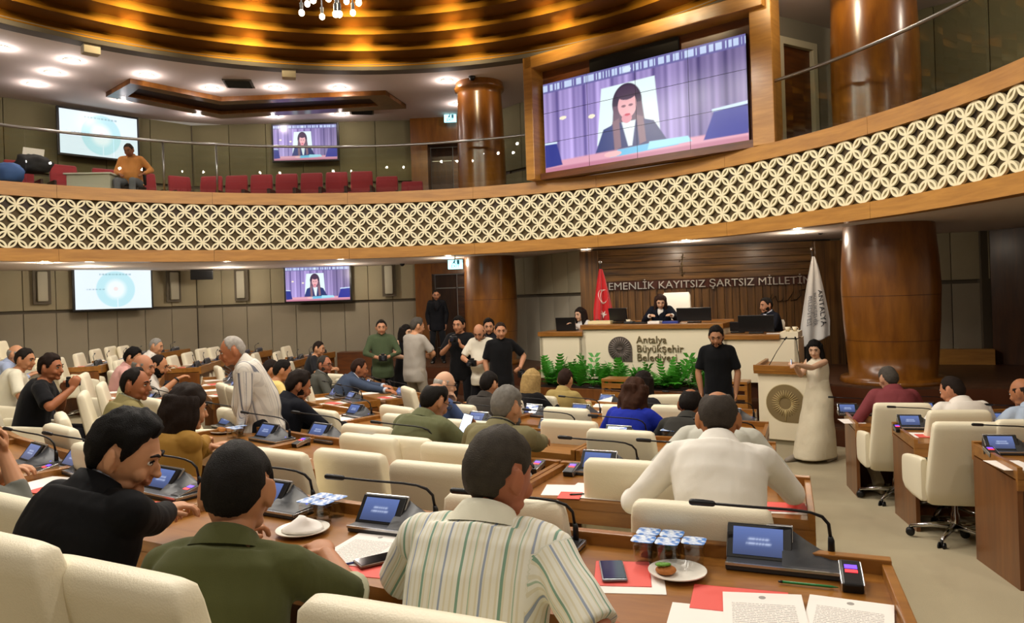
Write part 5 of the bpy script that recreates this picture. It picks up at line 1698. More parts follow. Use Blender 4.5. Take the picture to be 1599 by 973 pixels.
def person(label, head, h, skin='#b07c58', hair=('short', '#1a120d'), top=('tee', '#222222', 'short'), bottom='#1b1b20', pose='sit', lean=.18, hunch=.35, yaw=0, pitch=8, roll=0,
           arms=('desk', 'desk'), build=1.0, belly=0.0, zf=None, s=1.0, beard=None, glasses=None, extra=None, twist=0, vox=None, tilt=0.0, neck=.25, feet=None, female=False, curl=(.35, .35), tries=2, shoes='#16110d', legs=None, hint=None, name='person', chair=None):
    u, v, Y = head; T = P(u, v, Y); rz = -math.radians(h)
    Rz = Matrix.Rotation(rz, 3, 'Z'); seed = abs(hash(label)) % 1000 if False else sum(map(ord, label)) % 997
    stand = pose == 'stand'; dz = 0.0
    if stand: build *= .93
    HS = 1.05
    for it in range(4 if stand else 2):
        hp = (.93 if stand else .50) * s + dz
        pel = Vector((0, 0, hp)); L = (.53 if not female else .50) * s; NS = 12
        sp = [pel.copy()]; dirs = []
        for i in range(NS):
            t = (i + .5) / NS; a = lean + hunch * (t - .35) * (1 if not stand else .8)
            dv = Vector((math.sin(tilt), math.sin(a), math.cos(a))).normalized(); dirs.append(dv); sp.append(sp[-1] + dv * L / NS)
        dirs.append(dirs[-1])
        aN = lean + hunch * .65 * .75 + neck; nd = Vector((math.sin(tilt) * .5, math.sin(aN), math.cos(aN))).normalized()
        nb = sp[-1]; hb = nb + nd * .030 * s
        HR = Matrix.Rotation(math.radians(yaw), 3, 'Z') @ Matrix.Rotation(-math.radians(pitch), 3, 'X') @ Matrix.Rotation(math.radians(roll), 3, 'Y')
        hc = hb + HR @ Vector((0, .022, .082)) * s * HS
        ht = hc + Vector((0, 0, .124 * s * HS))
        rt = Vector((T.x, T.y, 0)) - Rz @ Vector((hc.x, hc.y, 0))
        fl = F(rt.x, rt.y) if zf is None else zf
        need = T.z - fl
        if stand: s = s * need / ht.z if it < 3 else s
        elif it == 0: dz = max(-.16, min(.16, need - ht.z))
    root = thing(name, label, 'person', (rt.x, rt.y, fl), rz)
    toL = lambda w: Rz.inverted() @ (Vector(w) - Vector((rt.x, rt.y, fl)))
    if vox is None: vox = max(.0048, min(.0125, Y * .00125))
    skm, lipm = skin_mats(skin)
    tw = Matrix.Rotation(math.radians(twist), 3, 'Z')
    def ring(t, w, d, yo=0.0):
        x = t * NS; i = max(0, min(NS - 1, int(x))); fr = x - i
        if t < 0: c = sp[0] + dirs[0] * (t * L)
        elif t > 1: c = sp[-1] + nd * ((t - 1) * L)
        else: c = sp[i] + (sp[i + 1] - sp[i]) * fr
        dv = dirs[i] if t <= 1 else nd
        R = Matrix.Rotation(math.radians(twist) * max(0, min(1, t)), 3, 'Z')
        uu = R @ Vector((1, 0, 0)); fw = (R @ Vector((0, 1, 0))); fw = (fw - dv * fw.dot(dv)).normalized(); uu = (uu - dv * uu.dot(dv)).normalized()
        return (c + fw * yo * s, uu * w * s * build, fw * d * s * (.5 + .5 * build))
    fm = female
    TR = [(-.16, .10, .08, .0), (-.12, .15, .11, .0), (0, .162, .128, .0), (.15, .158 if not fm else .142, .128 + belly * .8, belly * .5), (.35, .152 if not fm else .128, .122 + belly, belly * .6),
          (.55, .160 if not fm else .140, .122 + belly * .5 + (.012 if fm else 0), belly * .3), (.72, .168 if not fm else .150, .120, 0), (.86, .158 if not fm else .14, .103, -.004), (.94, .126 if not fm else .112, .085, -.006), (1.0, .085, .068, -.004), (1.05, .058, .058, 0)]
    # ---- joints of the arms
    sh = {}; el = {}; wr = {}
    for k, sx in ((0, -1), (1, 1)):
        c = ring(.88, 1, 1)
        sh[sx] = c[0] + c[1].normalized() * sx * (.157 if not fm else .136) * s * build
        m = arms[k]; ua, fa = .285 * s, .255 * s; hn = Vector((sx * .75, -.35, -.8))
        pn = Vector((0, 0, -1)); fd = None; pull = 0
        if isinstance(m, str):
            if m == 'desk': tg = Vector((sx * .17 * s, max(.36, hc.y + .17), .80))
            elif m == 'deskwide': tg = Vector((sx * .30 * s, max(.34, hc.y + .12), .80)); hn = Vector((sx * 1.0, -.4, -.5))
            elif m == 'lap': tg = Vector((sx * .09, .30, hp + .13))
            elif m == 'down': tg = sh[sx] + Vector((sx * .045 * s, .05 * s, -.52 * s)); pn = Vector((-sx, .2, 0)); fd = Vector((0, .15, -1))
            elif m == 'chin': tg = hc + HR @ Vector((sx * .03, .115, -.16)) * s; pn = Vector((0, -1, .3)); fd = Vector((-sx * .2, -.1, 1)); hn = Vector((sx * .5, .3, -1))
            elif m == 'belly': tg = Vector((sx * .09, .30 * s + sp[4].y, 1.10 * s)); pn = Vector((-sx, 0, -.3)); hn = Vector((sx * 1.2, -.3, -.6))
            elif m == 'cross': tg = Vector((-sx * .05, .26 * s + sp[4].y, 1.12 * s)); hn = Vector((sx * 1.2, -.2, -.7))
        else:
            if m[0] == 'at': tg = Vector(m[1])
            elif m[0] == 'px': tg = toL(P(*m[1]))
            elif m[0] == 'on': tg = toL(onz(m[1], m[2], zrow(m[3]) + .035))
            if len(m) > 4 or (m[0] in ('at', 'px') and len(m) > 2):
                ex = m[-1]
                if isinstance(ex, dict): pn = Vector(ex.get('n', pn)); fd = Vector(ex['d']) if 'd' in ex else None; hn = Vector(ex.get('h', hn)); pull = ex.get('pull', 0)
        e, w = ik(sh[sx], tg, ua, fa, hn)
        el[sx], wr[sx] = e, w
        fd = (w - e).normalized() * (.55 if fd is None else .15) + (fd if fd is not None else Vector(((w - e).x, (w - e).y, 0)).normalized() * .45)
        sh[(sx, 'h')] = (fd, pn)
    kind = top[0]
    # ---- body: one continuous surface of skin
    b = MB()
    b.loft([ring(t, w * (.80 if kind != 'tank' else .9), d * .80, yo) for t, w, d, yo in TR], 20, 2.3)
    b.tube([nb - nd * .03 * s, nb + nd * .02 * s, hb + nd * .02 * s, hc - Vector((0, 0, .03 * s))], [.05 * s, .054 * s * (1 if not fm else .86), .052 * s * (1 if not fm else .86), .05 * s], 16)
    hv = [hc + HR @ (skull(d) * s * HS) for d in HD]
    b.add(hv, HF)
    def he(c, r, M=None): b.ell(hc + HR @ (Vector(c) * s * HS), [q * s * HS for q in r], 12, 8, HR @ M if M is not None else HR)
    he((0, .066, -.092), (.026, .022, .020)); he((0, .098, -.020), (.011, .016, .024), Matrix.Rotation(.25, 3, 'X')); he((0, .108, -.033), (.0165, .013, .011))
    he((0, .086, .022), (.045, .014, .011)); he((0, .090, -.056), (.022, .010, .0065)); he((0, .088, -.066), (.020, .010, .007))
    for sx in (-1, 1):
        he((sx * .083, -.014, -.004), (.0075, .021, .034), Matrix.Rotation(sx * -.6, 3, 'Z')); he((sx * .076, -.002, -.006), (.009, .014, .026)); he((sx * .079, -.004, -.034), (.008, .010, .010)); he((sx * .040, .068, -.035), (.022, .020, .024)); he((sx * .040, .026, -.072), (.018, .040, .020))
    for sx in (-1, 1):
        S, E, W = sh[sx], el[sx], wr[sx]
        b.tube([S, S.lerp(E, .3), S.lerp(E, .7), E], [.043 * s * build, .044 * s * build, .041 * s * build, .038 * s], 12, True, True)
        b.tube([E, E.lerp(W, .3), E.lerp(W, .75), W], [.039 * s, .041 * s, .032 * s, .026 * s], 12, True, True)
        fd, pn = sh[(sx, 'h')]
        hand(b, W, fd, pn, sx, s, curl[0 if sx < 0 else 1])
    HRi = HR.inverted()
    def lips(o, me, hc=hc.copy(), s=s * HS, HRi=HRi.copy()):
        n = len(me.polygons); c = np.empty(n * 3, np.float32); me.polygons.foreach_get('center', c); c = c.reshape(-1, 3)
        q = (c - np.array(hc)) @ np.array(HRi).T / s
        mk = (np.abs(q[:, 0]) < .023) & (np.abs(q[:, 2] + .0615) < .0105) & (q[:, 1] > .06)
        me.polygons.foreach_set('material_index', mk.astype(np.int32))
    defer('body', b, [skm, lipm], root, vox, 2, lips)
    # ---- face
    hm_ = hairmat(hair[1])
    for sx in (-1, 1):
        ec = hc + HR @ (Vector((sx * .032, .0835, .003)) * s * HS)
        e_ = MB(); e_.ell(ec, (.0125 * s * HS, .0085 * s * HS, .0075 * s * HS), 12, 8, HR); e_.cur = 1; e_.ell(ec + HR @ Vector((0, .0055 * s * HS, -.0005 * s * HS)), (.0062 * s * HS, .0042 * s * HS, .0062 * s * HS), 10, 6, HR)
        e_.cur = 2; e_.tube([ec + HR @ (Vector((-.0135, .003, .004)) * s * HS), ec + HR @ (Vector((0, .0095, .0085)) * s * HS), ec + HR @ (Vector((.0135, .003, .004)) * s * HS)], .0028 * s * HS, 6)
        e_.build('eye', [EYEW, IRIS, hairmat('#120c08')], root, 'all')
        MB().tube([hc + HR @ (Vector((sx * x, y, z)) * s * HS) for x, y, z in ((.014, .1, .024), (.03, .097, .030), (.048, .084, .025))], [.0042 * s * HS, .005 * s * HS, .003 * s * HS], 6, True, True).build('eyebrow', hairmat('#1a110b' if hair[1] not in ('#8f8b84', '#a8a29a', '#77736c') else '#5d564e'), root, 'all')
    def to_head(mb): mb.v = [tuple(hc + HR @ (Vector(p) * s * HS)) for p in mb.v]; return mb
    st, hcol = hair[0], hair[1]; th = hair[2] if len(hair) > 2 else .013
    if st != 'bald':
        to_head(hair_mesh(st, th, seed % 50, .5 if st == 'short' else .2)).build('hair', hm_, root, 'all')
    if st in ('long', 'wavy', 'bob'):
        lm = MB(); zl = {'long': -.34, 'wavy': -.36, 'bob': -.175}[st]; wv = .012 if st == 'wavy' else .003
        rg = random.Random(seed)
        def strand(x0, y0, x1, y1, z1, r0):
            n = 9; pts = []
            for i in range(n + 1):
                t = i / n
                pts.append(Vector((x0 + (x1 - x0) * t ** .8 + wv * math.sin(t * 14 + x0 * 90), y0 + (y1 - y0) * t + wv * math.cos(t * 13 + y0 * 80), .055 + (z1 - .055) * t)))
            lm.tube(pts, [r0 * (.7 + .5 * math.sin(math.pi * min(1, t_ / n + .15))) * (1 if t_ < n else .4) for t_ in range(n + 1)], 8, True, True)
        for k in range(15):
            a = math.radians(80 + 200 * k / 14); x0 = .082 * math.sin(a); y0 = .098 * math.cos(a) - .005
            f_ = 1.15 if st != 'bob' else 1.28
            strand(x0 * .95, y0, x0 * f_, y0 * (.95 if st != 'bob' else 1.05) - .012, zl * (.86 + .2 * rg.random()), .025 if st != 'bob' else .029)
        if st in ('long', 'wavy') and not (len(hair) > 3 and hair[3] == 'back'):
            for sx in (-1, 1): strand(sx * .072, .03, sx * .085, .05, zl * .75, .02)
        to_head(lm)
        defer('hair_length', lm, [hm_], root, max(.006, vox), 1, wrinkle(seed + 3, .004, .5))
    if beard: to_head(beard_mesh(beard[1] if len(beard) > 1 else .007, seed)).build('beard', hairmat(beard[0]), root, 'all')
    if glasses:
        g = MB()
        for sx in (-1, 1):
            c = Vector((sx * .033, .108, .0)); n = 16
            g.tube([c + Vector((.024 * math.cos(2 * math.pi * i / n), -.006 * abs(math.cos(2 * math.pi * i / n)) * 0, .017 * math.sin(2 * math.pi * i / n))) for i in range(n + 1)], .0022, 6)
            g.tube([(sx * .057, .106, .004), (sx * .076, .06, .006), (sx * .083, -.01, .004)], .0022, 6)
        g.tube([(-.009, .110, .003), (0, .113, .005), (.009, .110, .003)], .002, 6)
        to_head(g).build('glasses', mat('spectacle_frame', '#1a1512', .3), root, 'all')
    # ---- top
    kind, tcol, slv = top[0], top[1], top[2]
    tm = top[3] if len(top) > 3 and not isinstance(top[3], str) else cloth(tcol, 'suit' if kind == 'jacket' else 'weave')
    tb = MB(); g = .012 if kind != 'jacket' else .024
    rows = [(t, w + g * .9, d + g, yo) for t, w, d, yo in TR if t <= (.95 if kind != 'tank' else .9)]
    if kind in ('jacket', 'shirt', 'tee', 'polo') and stand: rows = [(-.36, .165 + g, .12 + belly * .6 + g, belly * .4), (-.30, .170 + g, .125 + belly * .7 + g, belly * .4), (-.14, .170 + g, .135 + belly * .8 + g, belly * .45)] + rows[2:]
    elif not stand: rows = [(-.10, .186 + g, .14 + g, 0)] + rows[2:]
    tb.loft([ring(*r) for r in rows], 28, 2.35)
    cr = ring(.955, .098, .076, -.004); cn = ring(1.0 if kind in ('jacket', 'shirt', 'polo') else .985, .078, .07, 0)
    tb.loft([ring(.90, .152 + g, .094 + g), cr, cn], 24, 2.2)
    for sx in (-1, 1):
        S, E, W = sh[sx], el[sx], wr[sx]; q = build
        nbk = ring(.96, 1, 1)[0] + Vector((0, 0, 0))
        if kind != 'tank':
            tb.tube([nbk.lerp(S, .25) - Vector((0, 0, .012)), nbk.lerp(S, .65), S + Vector((0, 0, .004 if kind == 'jacket' else -.002)) * s], [.052 * s, .053 * s * q, (.054 + g * .4) * s * q], 14, True, True)
        r0 = (.055 + g * .42) * s * q
        if slv == 'short':
            j = S.lerp(E, .86)
            tb.tube([S, S.lerp(E, .35), S.lerp(E, .7), j], [r0, r0 * .98, r0 * 1.0, r0 * 1.02], 16)
        elif slv == 'long':
            k2 = .93 if kind != 'jacket' else .90
            Wc = E.lerp(W, k2)
            tb.tube([S, S.lerp(E, .4), S.lerp(E, .85), E], [r0, r0 * .92, r0 * .82, r0 * .78], 16, True, True)
            tb.tube([E, E.lerp(W, .35), E.lerp(W, .7), Wc], [r0 * .78, r0 * .74, r0 * .63, r0 * .58], 16)
        elif slv == 'rolled':
            tb.tube([S, S.lerp(E, .4), S.lerp(E, .85), E], [r0, r0 * .92, r0 * .82, r0 * .78], 16, True, True)
            tb.tube([E, E.lerp(W, .3), E.lerp(W, .42)], [r0 * .78, r0 * .76, r0 * .74], 16)
    post = [wrinkle(seed, (.0068 if kind != 'jacket' else .005) * (1.15 if slv != 'none' else .6))]
    if len(top) > 3 and not isinstance(top[3], str):
        segs = [(np.array(sh[sx]), np.array(el[sx]), np.array(wr[sx]), sx) for sx in (-1, 1)]
        def stripes(o, me, segs=segs, nb=np.array(nb), s=s):
            c = co_of(me); val = c[:, 0].copy()
            for S, E, W, sx in segs:
                d = (E - S) / np.linalg.norm(E - S); r = c - S; t = r @ d
                mk = (t > .03 * s) & (np.abs(c[:, 0]) > abs(S[0]) * .90) & (np.sign(c[:, 0]) == sx)
                ref = np.cross(d, [0, 1, .2]); ref /= np.linalg.norm(ref); w2 = np.cross(d, ref)
                perp = r - t[:, None] * d
                ang = np.arctan2(perp @ w2, perp @ ref)
                val[mk] = (ang * .068)[mk] + .01
            at = me.attributes.new('stripe', 'FLOAT', 'POINT'); at.data.foreach_set('value', val.astype(np.float32))
        post.append(stripes)
    defer({'jacket': 'jacket', 'shirt': 'shirt', 'tee': 't_shirt', 'polo': 'polo_shirt', 'tank': 'sleeveless_top', 'dress': 'dress_bodice'}[kind], tb, [tm], root, max(vox * 1.25, .0075), 7, lambda o, me, ps=post: [p_(o, me) for p_ in ps])
    if kind in ('jacket', 'shirt', 'polo'):
        c0, c1_, c2_ = ring(.955, .098, .083, -.006), ring(1.005, .077, .075, -.004), ring(1.045 if kind != 'polo' else 1.03, .067, .070, -.002)
        cb = MB(); cb.loft([c0, c1_, c2_, (c2_[0], c2_[1] * .92, c2_[2] * .92), (c1_[0], c1_[1] * .9, c1_[2] * .9)], 24, 2.1, False)
        if kind == 'jacket': cb.v = [tuple(nb + (Vector(p) - nb) * .955 + nd * .004) for p in cb.v]
        cb.build('collar', (tm if not (len(top) > 3 and not isinstance(top[3], str)) else cloth(tcol)) if kind != 'jacket' else (cloth(top[3]) if len(top) > 3 and isinstance(top[3], str) else cloth('#d8d8d8')), root, 'all')
        if kind == 'jacket':
            j0, j1, j2 = ring(.93, .118, .095, -.008), ring(.99, .088, .082, -.007), ring(1.035, .077, .078, -.005)
            MB().loft([j0, j1, j2, (j2[0], j2[1] * .93, j2[2] * .93)], 24, 2.1, False).build('jacket_collar', tm, root, 'all')
            for sx in (-1, 1):   # lapels and shirt front
                q = [ring(.97, .07, .08)[0] + Vector((sx * .05 * s, .055 * s, .0)), ring(.78, 1, 1)[0] + Vector((sx * .085 * s, .138 * s, 0)), ring(.5, 1, 1)[0] + Vector((sx * .02 * s, .15 * s, 0))]
                MB().tube(q, [.014 * s, .026 * s, .008 * s], 6).build('lapel', tm, root, 'all')
            fr = MB(); fr.loft([(ring(t, 1, 1)[0] + (ring(t, 1, 1)[2].normalized()) * yy * s, Vector((w * s, 0, 0)), Vector((0, .012 * s, 0))) for t, yy, w in ((.45, .128, .012), (.7, .136, .045), (.9, .108, .055), (.99, .07, .045))], 12, 2.5)
            fr.build('shirt_front', cloth(top[3]) if len(top) > 3 and isinstance(top[3], str) else cloth('#d8d8d8'), root, 'all')
            if slv == 'long':
                for sx in (-1, 1):
                    E, W = el[sx], wr[sx]
                    MB().tube([E.lerp(W, .86), E.lerp(W, .96)], [.036 * s, .037 * s], 14).build('shirt_cuff', cloth(top[3]) if len(top) > 3 and isinstance(top[3], str) else cloth('#d8d8d8'), root, 'all')
    # ---- legs
    lg = MB(); q = build
    kn = {}; an = {}
    for sx in (-1, 1):
        hj = pel + Vector((sx * .095 * s * q, 0, -.02 * s))
        if stand:
            off = (legs or {}).get(sx, (sx * .11, .0, .0)); an[sx] = Vector((off[0], off[1], .085 * s + off[2])); kn[sx], _ = ik(hj, an[sx], .435 * s, .42 * s, Vector((sx * .15, 1, 0)))
        else:
            ky = .40 * s
            kn[sx] = Vector((sx * .13 * s, ky, hp + .02)); off = (legs or {}).get(sx, (sx * .13, .40, 0)); an[sx] = Vector((off[0], off[1] * s, .085 + off[2]))
            kn[sx], _ = ik(hj, an[sx], .43 * s, .42 * s, Vector((sx * .1, 1, .9)))
        wide = 1.35 if bottom and isinstance(bottom, tuple) else 1.0
        if not (fm and isinstance(bottom, tuple) and bottom[0] == 'dress'):
            lg.tube([hj, hj.lerp(kn[sx], .4), hj.lerp(kn[sx], .85), kn[sx]], [.090 * s * q, .083 * s * q, .068 * s, .063 * s], 16, True, True)
            lg.tube([kn[sx], kn[sx].lerp(an[sx], .3), kn[sx].lerp(an[sx], .7), an[sx]], [.063 * s * (1 + .2 * (wide - 1)), .062 * s * wide, .054 * s * wide, .052 * s * wide * 1.1], 16)
    if isinstance(bottom, tuple) and bottom[0] == 'dress':
        c0 = (an[-1] + an[1]) / 2
        lg.loft([ring(.40, .150, .125), ring(.1, .165, .14), ring(-.12, .205, .165), (Vector((0, c0.y * .45, .62 * s)), Vector((.22 * s, 0, 0)), Vector((0, .19 * s, 0))), (Vector((0, c0.y * .8, .30 * s)), Vector((.25 * s, 0, 0)), Vector((0, .27 * s, 0))), (Vector((0, c0.y, .05 * s)), Vector((.24 * s, 0, 0)), Vector((0, .33 * s, 0)))], 28, 2.2)
        bcol = bottom[1]; bn = 'dress_skirt'
    else:
        lg.loft([ring(-.2, .12, .10), ring(-.1, .172, .13), ring(.04, .168, .125)], 20, 2.3)
        bcol = bottom[1] if isinstance(bottom, tuple) else bottom; bn = 'trousers'
    defer(bn, lg, [cloth(bcol)], root, max(.012, vox * 1.5), 3, wrinkle(seed + 9, .006))
    for sx in (-1, 1):
        a = an[sx]; sb = MB(); z0 = a.z - .085 * s
        fdir = Vector((sx * .18, 1, 0)).normalized(); rt_ = Vector((fdir.y, -fdir.x, 0))
        rr = []
        for t, w, hgt in ((-.07, .018, .03), (-.05, .034, .05), (.0, .038, .055), (.06, .042, .045), (.12, .046, .034), (.17, .040, .026), (.195, .022, .016)):
            rr.append((Vector((a.x, a.y, z0)) + fdir * t * s + Vector((0, 0, hgt * s)), rt_ * w * s, Vector((0, 0, hgt * s))))
        sb.loft(rr, 14, 2.6).build('shoe', mat('shoe_' + shoes, shoes, .4), root, 'all')
    if stand and bn == 'trousers' and kind in ('polo', 'shirt') and False: pass
    if extra: extra(root, dict(hc=hc, HR=HR, wr=wr, el=el, sh=sh, nb=nb, s=s, ring=ring, toL=toL))
    if chair:
        bx, by = rt.x, rt.y
        chair_at(bx + .02 * math.sin(rz), by - .02 * math.cos(rz), chair, rz, None, fl)
    return root, dict(hc=hc, wr=wr, el=el, s=s, loc=Vector((rt.x, rt.y, fl)), Rz=Rz)
def held(name, label, cat, info, sx, build_fn, off=(0, 0, 0), rz=0):
    """a thing held in a hand: top-level, placed at the wrist of the person"""
    w = info['loc'] + info['Rz'] @ (info['wr'][sx] + Vector(off))
    yaw = math.atan2(info['Rz'][1][0], info['Rz'][0][0])
    r = thing(name, label, cat, w, yaw + rz)
    build_fn(r); return r
def camera_body(r):
    MB().bbox((0, 0, 0), (.14, .06, .10), .012).build('camera_body', BLACK, r)
    MB().tube([(0, .03, -.005), (0, .12, -.005), (0, .125, -.005)], [.036, .040, .034], 18).build('lens', BLACK, r, 40)
    MB().bbox((0, -.005, .062), (.06, .05, .035), .01).build('viewfinder', BLACK, r)
    MB().lathe([(0, .127), (.028, .127)], 18).xf(Matrix.Rotation(-math.pi / 2, 4, 'X')).build('front_glass', mat('lens_glass', '#1b2230', .05, spec=.8), r)
def phone_body(r):
    MB().bbox((0, 0, .0), (.075, .009, .155), .004).build('case', BLACK, r)
    MB().bbox((0, -.005, 0), (.068, .002, .146), .0008).build('lit_screen', mat('phone_lit', '#cfdcf5', .2, emit='#cfdcf5', estr=1.1), r)
# ------------------------------------------------------------------ the people in the room
S1, S2, S3 = '#b07a56', '#c08c68', '#d0a486'
STR3 = stripe_mat('striped_shirt', '#e3e2d5', [(.016, .0, .005, '#d8d3bb'), (.105, .0, .007, '#7fa08d'), (.105, .048, .006, '#98a3b4'), (.105, .0745, .003, '#a9bda6')])
STR24 = stripe_mat('bold_striped_shirt', '#d5cfc4', [(.02, .0, .006, '#c5bfb6'), (.15, .02, .022, '#6f7078'), (.15, .095, .006, '#8b8c92')])
def lanyard(root, j):
    s = j['s']; c = j['ring'](1.02, .083, .08, -.004); n = 20
    MB().tube([c[0] + c[1] * math.cos(a) + c[2] * math.sin(a) + Vector((0, 0, -.004)) for a in [2 * math.pi * i / n for i in range(n + 1)]], .006, 6).build('lanyard', BLACK, root, 'all')
def watch_l(root, j, sx=-1, m=None):
    E, W = j['el'][sx], j['wr'][sx]
    MB().tube([E.lerp(W, .93), E.lerp(W, 1.0)], [.033 * j['s'], .032 * j['s']], 14).build('wristwatch', BLACK, root, 'all')
def trim_sleeves(col, t=.86):
    def f(root, j):
        for sx in (-1, 1):
            S, E = j['sh'][sx], j['el'][sx]; r0 = .0675 * j['s'] * 1.02
            c = S.lerp(E, t); d = (E - S).normalized()
            MB().tube([c - d * .004, c + d * .003], [r0 * 1.06, r0 * 1.06], 24).build('sleeve_trim', cloth(col), root, 'all')
    return f
person('person in a grey sleeve cut off by the left edge, fist raised', (-52, 640, 3.2), 45, S2, ('short', '#2a1d14'), ('shirt', '#6d6f68', 'rolled'), '#23242a', arms=('desk', ('px', (6, 708, 3.25), {'n': (0, -1, 0), 'd': (0, .1, 1), 'h': (.6, .2, -1)})), lean=.3, curl=(.4, .95))
person('man with thick black hair in a black suit turning right, left foreground', (192, 645, 2.3), 29, S2, ('short', '#0d0a08', .02), ('jacket', '#0c0c0e', 'long', '#9aa4b4'), '#101014', lean=.26, hunch=.5, yaw=-50, pitch=20, arms=(('at', (-.2, .5, .80)), ('on', 292, 797, 1)), build=1.08, curl=(.4, .55))
person('man with cropped dark hair in an olive polo shirt, seen from behind', (368, 690, 2.0), 6, S1, ('short', '#14100c', .008), ('polo', '#4b4e2c', 'short'), '#15161a', lean=.2, hunch=.45, yaw=10, pitch=14, arms=(('at', (-.2, .5, .80)), ('px', (510, 866, 2.3), {'h': (.85, -.2, -.7)})), build=.98, belly=.03, s=1.05, extra=trim_sleeves('#b9b79a'), curl=(.4, .55))
person('grey haired man in a green striped short sleeved shirt, seen from behind', (775, 668, 2.02), 20, '#a8684a', ('short', '#3d372f', .010), ('shirt', '#dcd9c4', 'short', STR3), '#22242a', lean=.2, hunch=.45, yaw=-24, pitch=10, arms=(('at', (-.24, .46, .80)), ('at', (.33, .20, .68))), build=1.14, belly=.02)
person('woman with a dark bob in a mustard jacket, seen from behind', (290, 603, 4.15), 40, S2, ('bob', '#1f140d', .026), ('jacket', '#9a7434', 'long', '#9a7434'), '#2a2622', lean=.12, hunch=.3, yaw=-8, pitch=8, female=True, build=1.05, arms=('desk', ('on', 350, 683, 2)), chair='cream swivel chair under the woman in the mustard jacket')
person('balding man in a loose white shirt bent over his desk, right of centre', (1120, 609, 3.2), 17, '#a0683f', ('crown', '#39322b', .010), ('shirt', '#e6e2d8', 'long'), '#2b2c31', lean=.34, hunch=.55, yaw=0, pitch=26, arms=(('on', 985, 775, 2), ('on', 1236, 768, 2)), build=1.08, belly=.03)
person('grey haired man in a beige jacket with a dark neck strap', (790, 603, 4.5), 30, S2, ('short', '#77736c', .013), ('jacket', '#7c7555', 'long', '#b9b29a'), '#2b2a26', lean=.2, hunch=.4, yaw=-8, pitch=10, arms=('desk', ('on', 868, 692, 3)), build=1.12, extra=lanyard, chair='cream swivel chair under the man in the beige jacket')
_, g7 = person('man in a sage green shirt looking at his lit phone', (677, 597, 4.9), 34, S1, ('crown', '#15110d', .010), ('shirt', '#66694a', 'short'), '#202126', lean=.25, hunch=.5, yaw=-12, pitch=26, arms=('desk', ('px', (741, 684, 5.02), {'n': (-.4, -.6, .6), 'd': (-.2, .2, 1)})), build=1.12, chair='cream swivel chair under the man in the sage green shirt', glasses=True)
p_ = P(727, 664, 4.98); r = thing('phone', 'lit phone held up by the man in the sage green shirt', 'phone', p_, -.35); phone_body(r)
for c_ in r.children: c_.rotation_euler = (-.35, .25, 0)
person('bald man with glasses in a blue t-shirt, fist at his chin', (693, 579, 6.9), 44, S3, ('side', '#a8a29a', .006), ('tee', '#46577f', 'short'), '#26272c', lean=.2, hunch=.4, yaw=-34, pitch=10, arms=('desk', 'chin'), glasses=True, curl=(.4, 1.0), chair='cream swivel chair under the bald man in blue')
person('man with short dark hair in a charcoal shirt before the photographers', (763, 580, 7.3), 36, S2, ('short', '#1a1512', .010), ('shirt', '#3b3733', 'long'), '#1d1e22', lean=.15, arms=('desk', 'desk'), chair='cream swivel chair under the man in charcoal')
person('blonde woman in a black top near the planter', (830, 577, 8.1), 38, S3, ('long', '#a68a58', .018, 'back'), ('tee', '#131214', 'long'), '#18181c', lean=.12, female=True, chair='cream swivel chair under the blonde woman')
person('man in a khaki jacket facing the planter', (882, 576, 8.4), 36, S2, ('short', '#2b1a12', .009), ('jacket', '#9b8752', 'long', '#c8b98c'), '#2a2a2a', lean=.14, yaw=10)
person('woman with long wavy brown hair in a royal blue jacket', (990, 591, 5.9), 30, S2, ('wavy', '#3a2113', .024, 'back'), ('jacket', '#1f2f9e', 'long', '#1f2f9e'), '#1d1d24', lean=.16, pitch=14, female=True, build=1.05, arms=('desk', ('at', (.3, .42, .80))))
person('dark haired woman sitting beyond the royal blue jacket', (1004, 581, 7.5), 32, S2, ('long', '#170f0b', .022, 'back'), ('tee', '#2b2a2e', 'long'), '#1b1b20', lean=.14, female=True, chair='cream swivel chair under the dark haired woman by the planter')
person('balding man in dark grey half hidden by the loose white shirt', (1077, 606, 5.6), 26, '#8c5836', ('crown', '#17110d', .009), ('shirt', '#34332f', 'long'), '#1d1e22', lean=.3, hunch=.5, pitch=24)
person('man in a pale grey shirt hidden behind the balding man\'s head', (1124, 614, 4.72), 20, '#a0683f', ('short', '#2a2520', .01), ('shirt', '#bdbcb0', 'long'), '#26272b', lean=.34, hunch=.5, pitch=28, arms=(('on', 1060, 712, 3), ('on', 1190, 712, 3)), build=1.2, chair='cream swivel chair under the man in pale grey')
person('dark haired man in a tan suit in profile on the left', (210, 574, 5.5), 55, '#9a6040', ('receding', '#17110c', .011), ('jacket', '#857a50', 'long', '#a0a48c'), '#5b5336', lean=.1, hunch=.3, yaw=-32, pitch=4, arms=('desk', 'desk'), build=1.12, chair='cream swivel chair under the man in the tan suit')
_, g17 = person('man in a black t-shirt raising a small camera on the left', (78, 553, 6.9), 66, '#a06442', ('short', '#20130c', .016), ('tee', '#0d0d10', 'short'), '#1a1a1e', lean=.2, hunch=.4, yaw=-24, pitch=2, build=1.14, arms=(('px', (101, 612, 7.0), {'n': (1, 0, 0), 'd': (0, .3, 1)}), ('px', (114, 606, 6.75), {'n': (-1, 0, 0), 'd': (0, .3, 1)})), curl=(.8, .8), chair='cream swivel chair under the man in the black t-shirt')
p_ = P(108, 598, 6.9); r = thing('camera', 'small camera in the hands of the man in the black t-shirt', 'camera', p_, -1.15); camera_body(r)
for c_ in r.children: c_.scale = (.75, .75, .75)
person('dark haired man in a white t-shirt behind the black t-shirt', (38, 544, 8.3), 62, S1, ('short', '#1f1812', .010), ('tee', '#d9d3bd', 'short'), '#26262a', lean=.25, hunch=.45, yaw=-26, pitch=8, build=1.12, chair='cream swivel chair under the man in the white t-shirt')
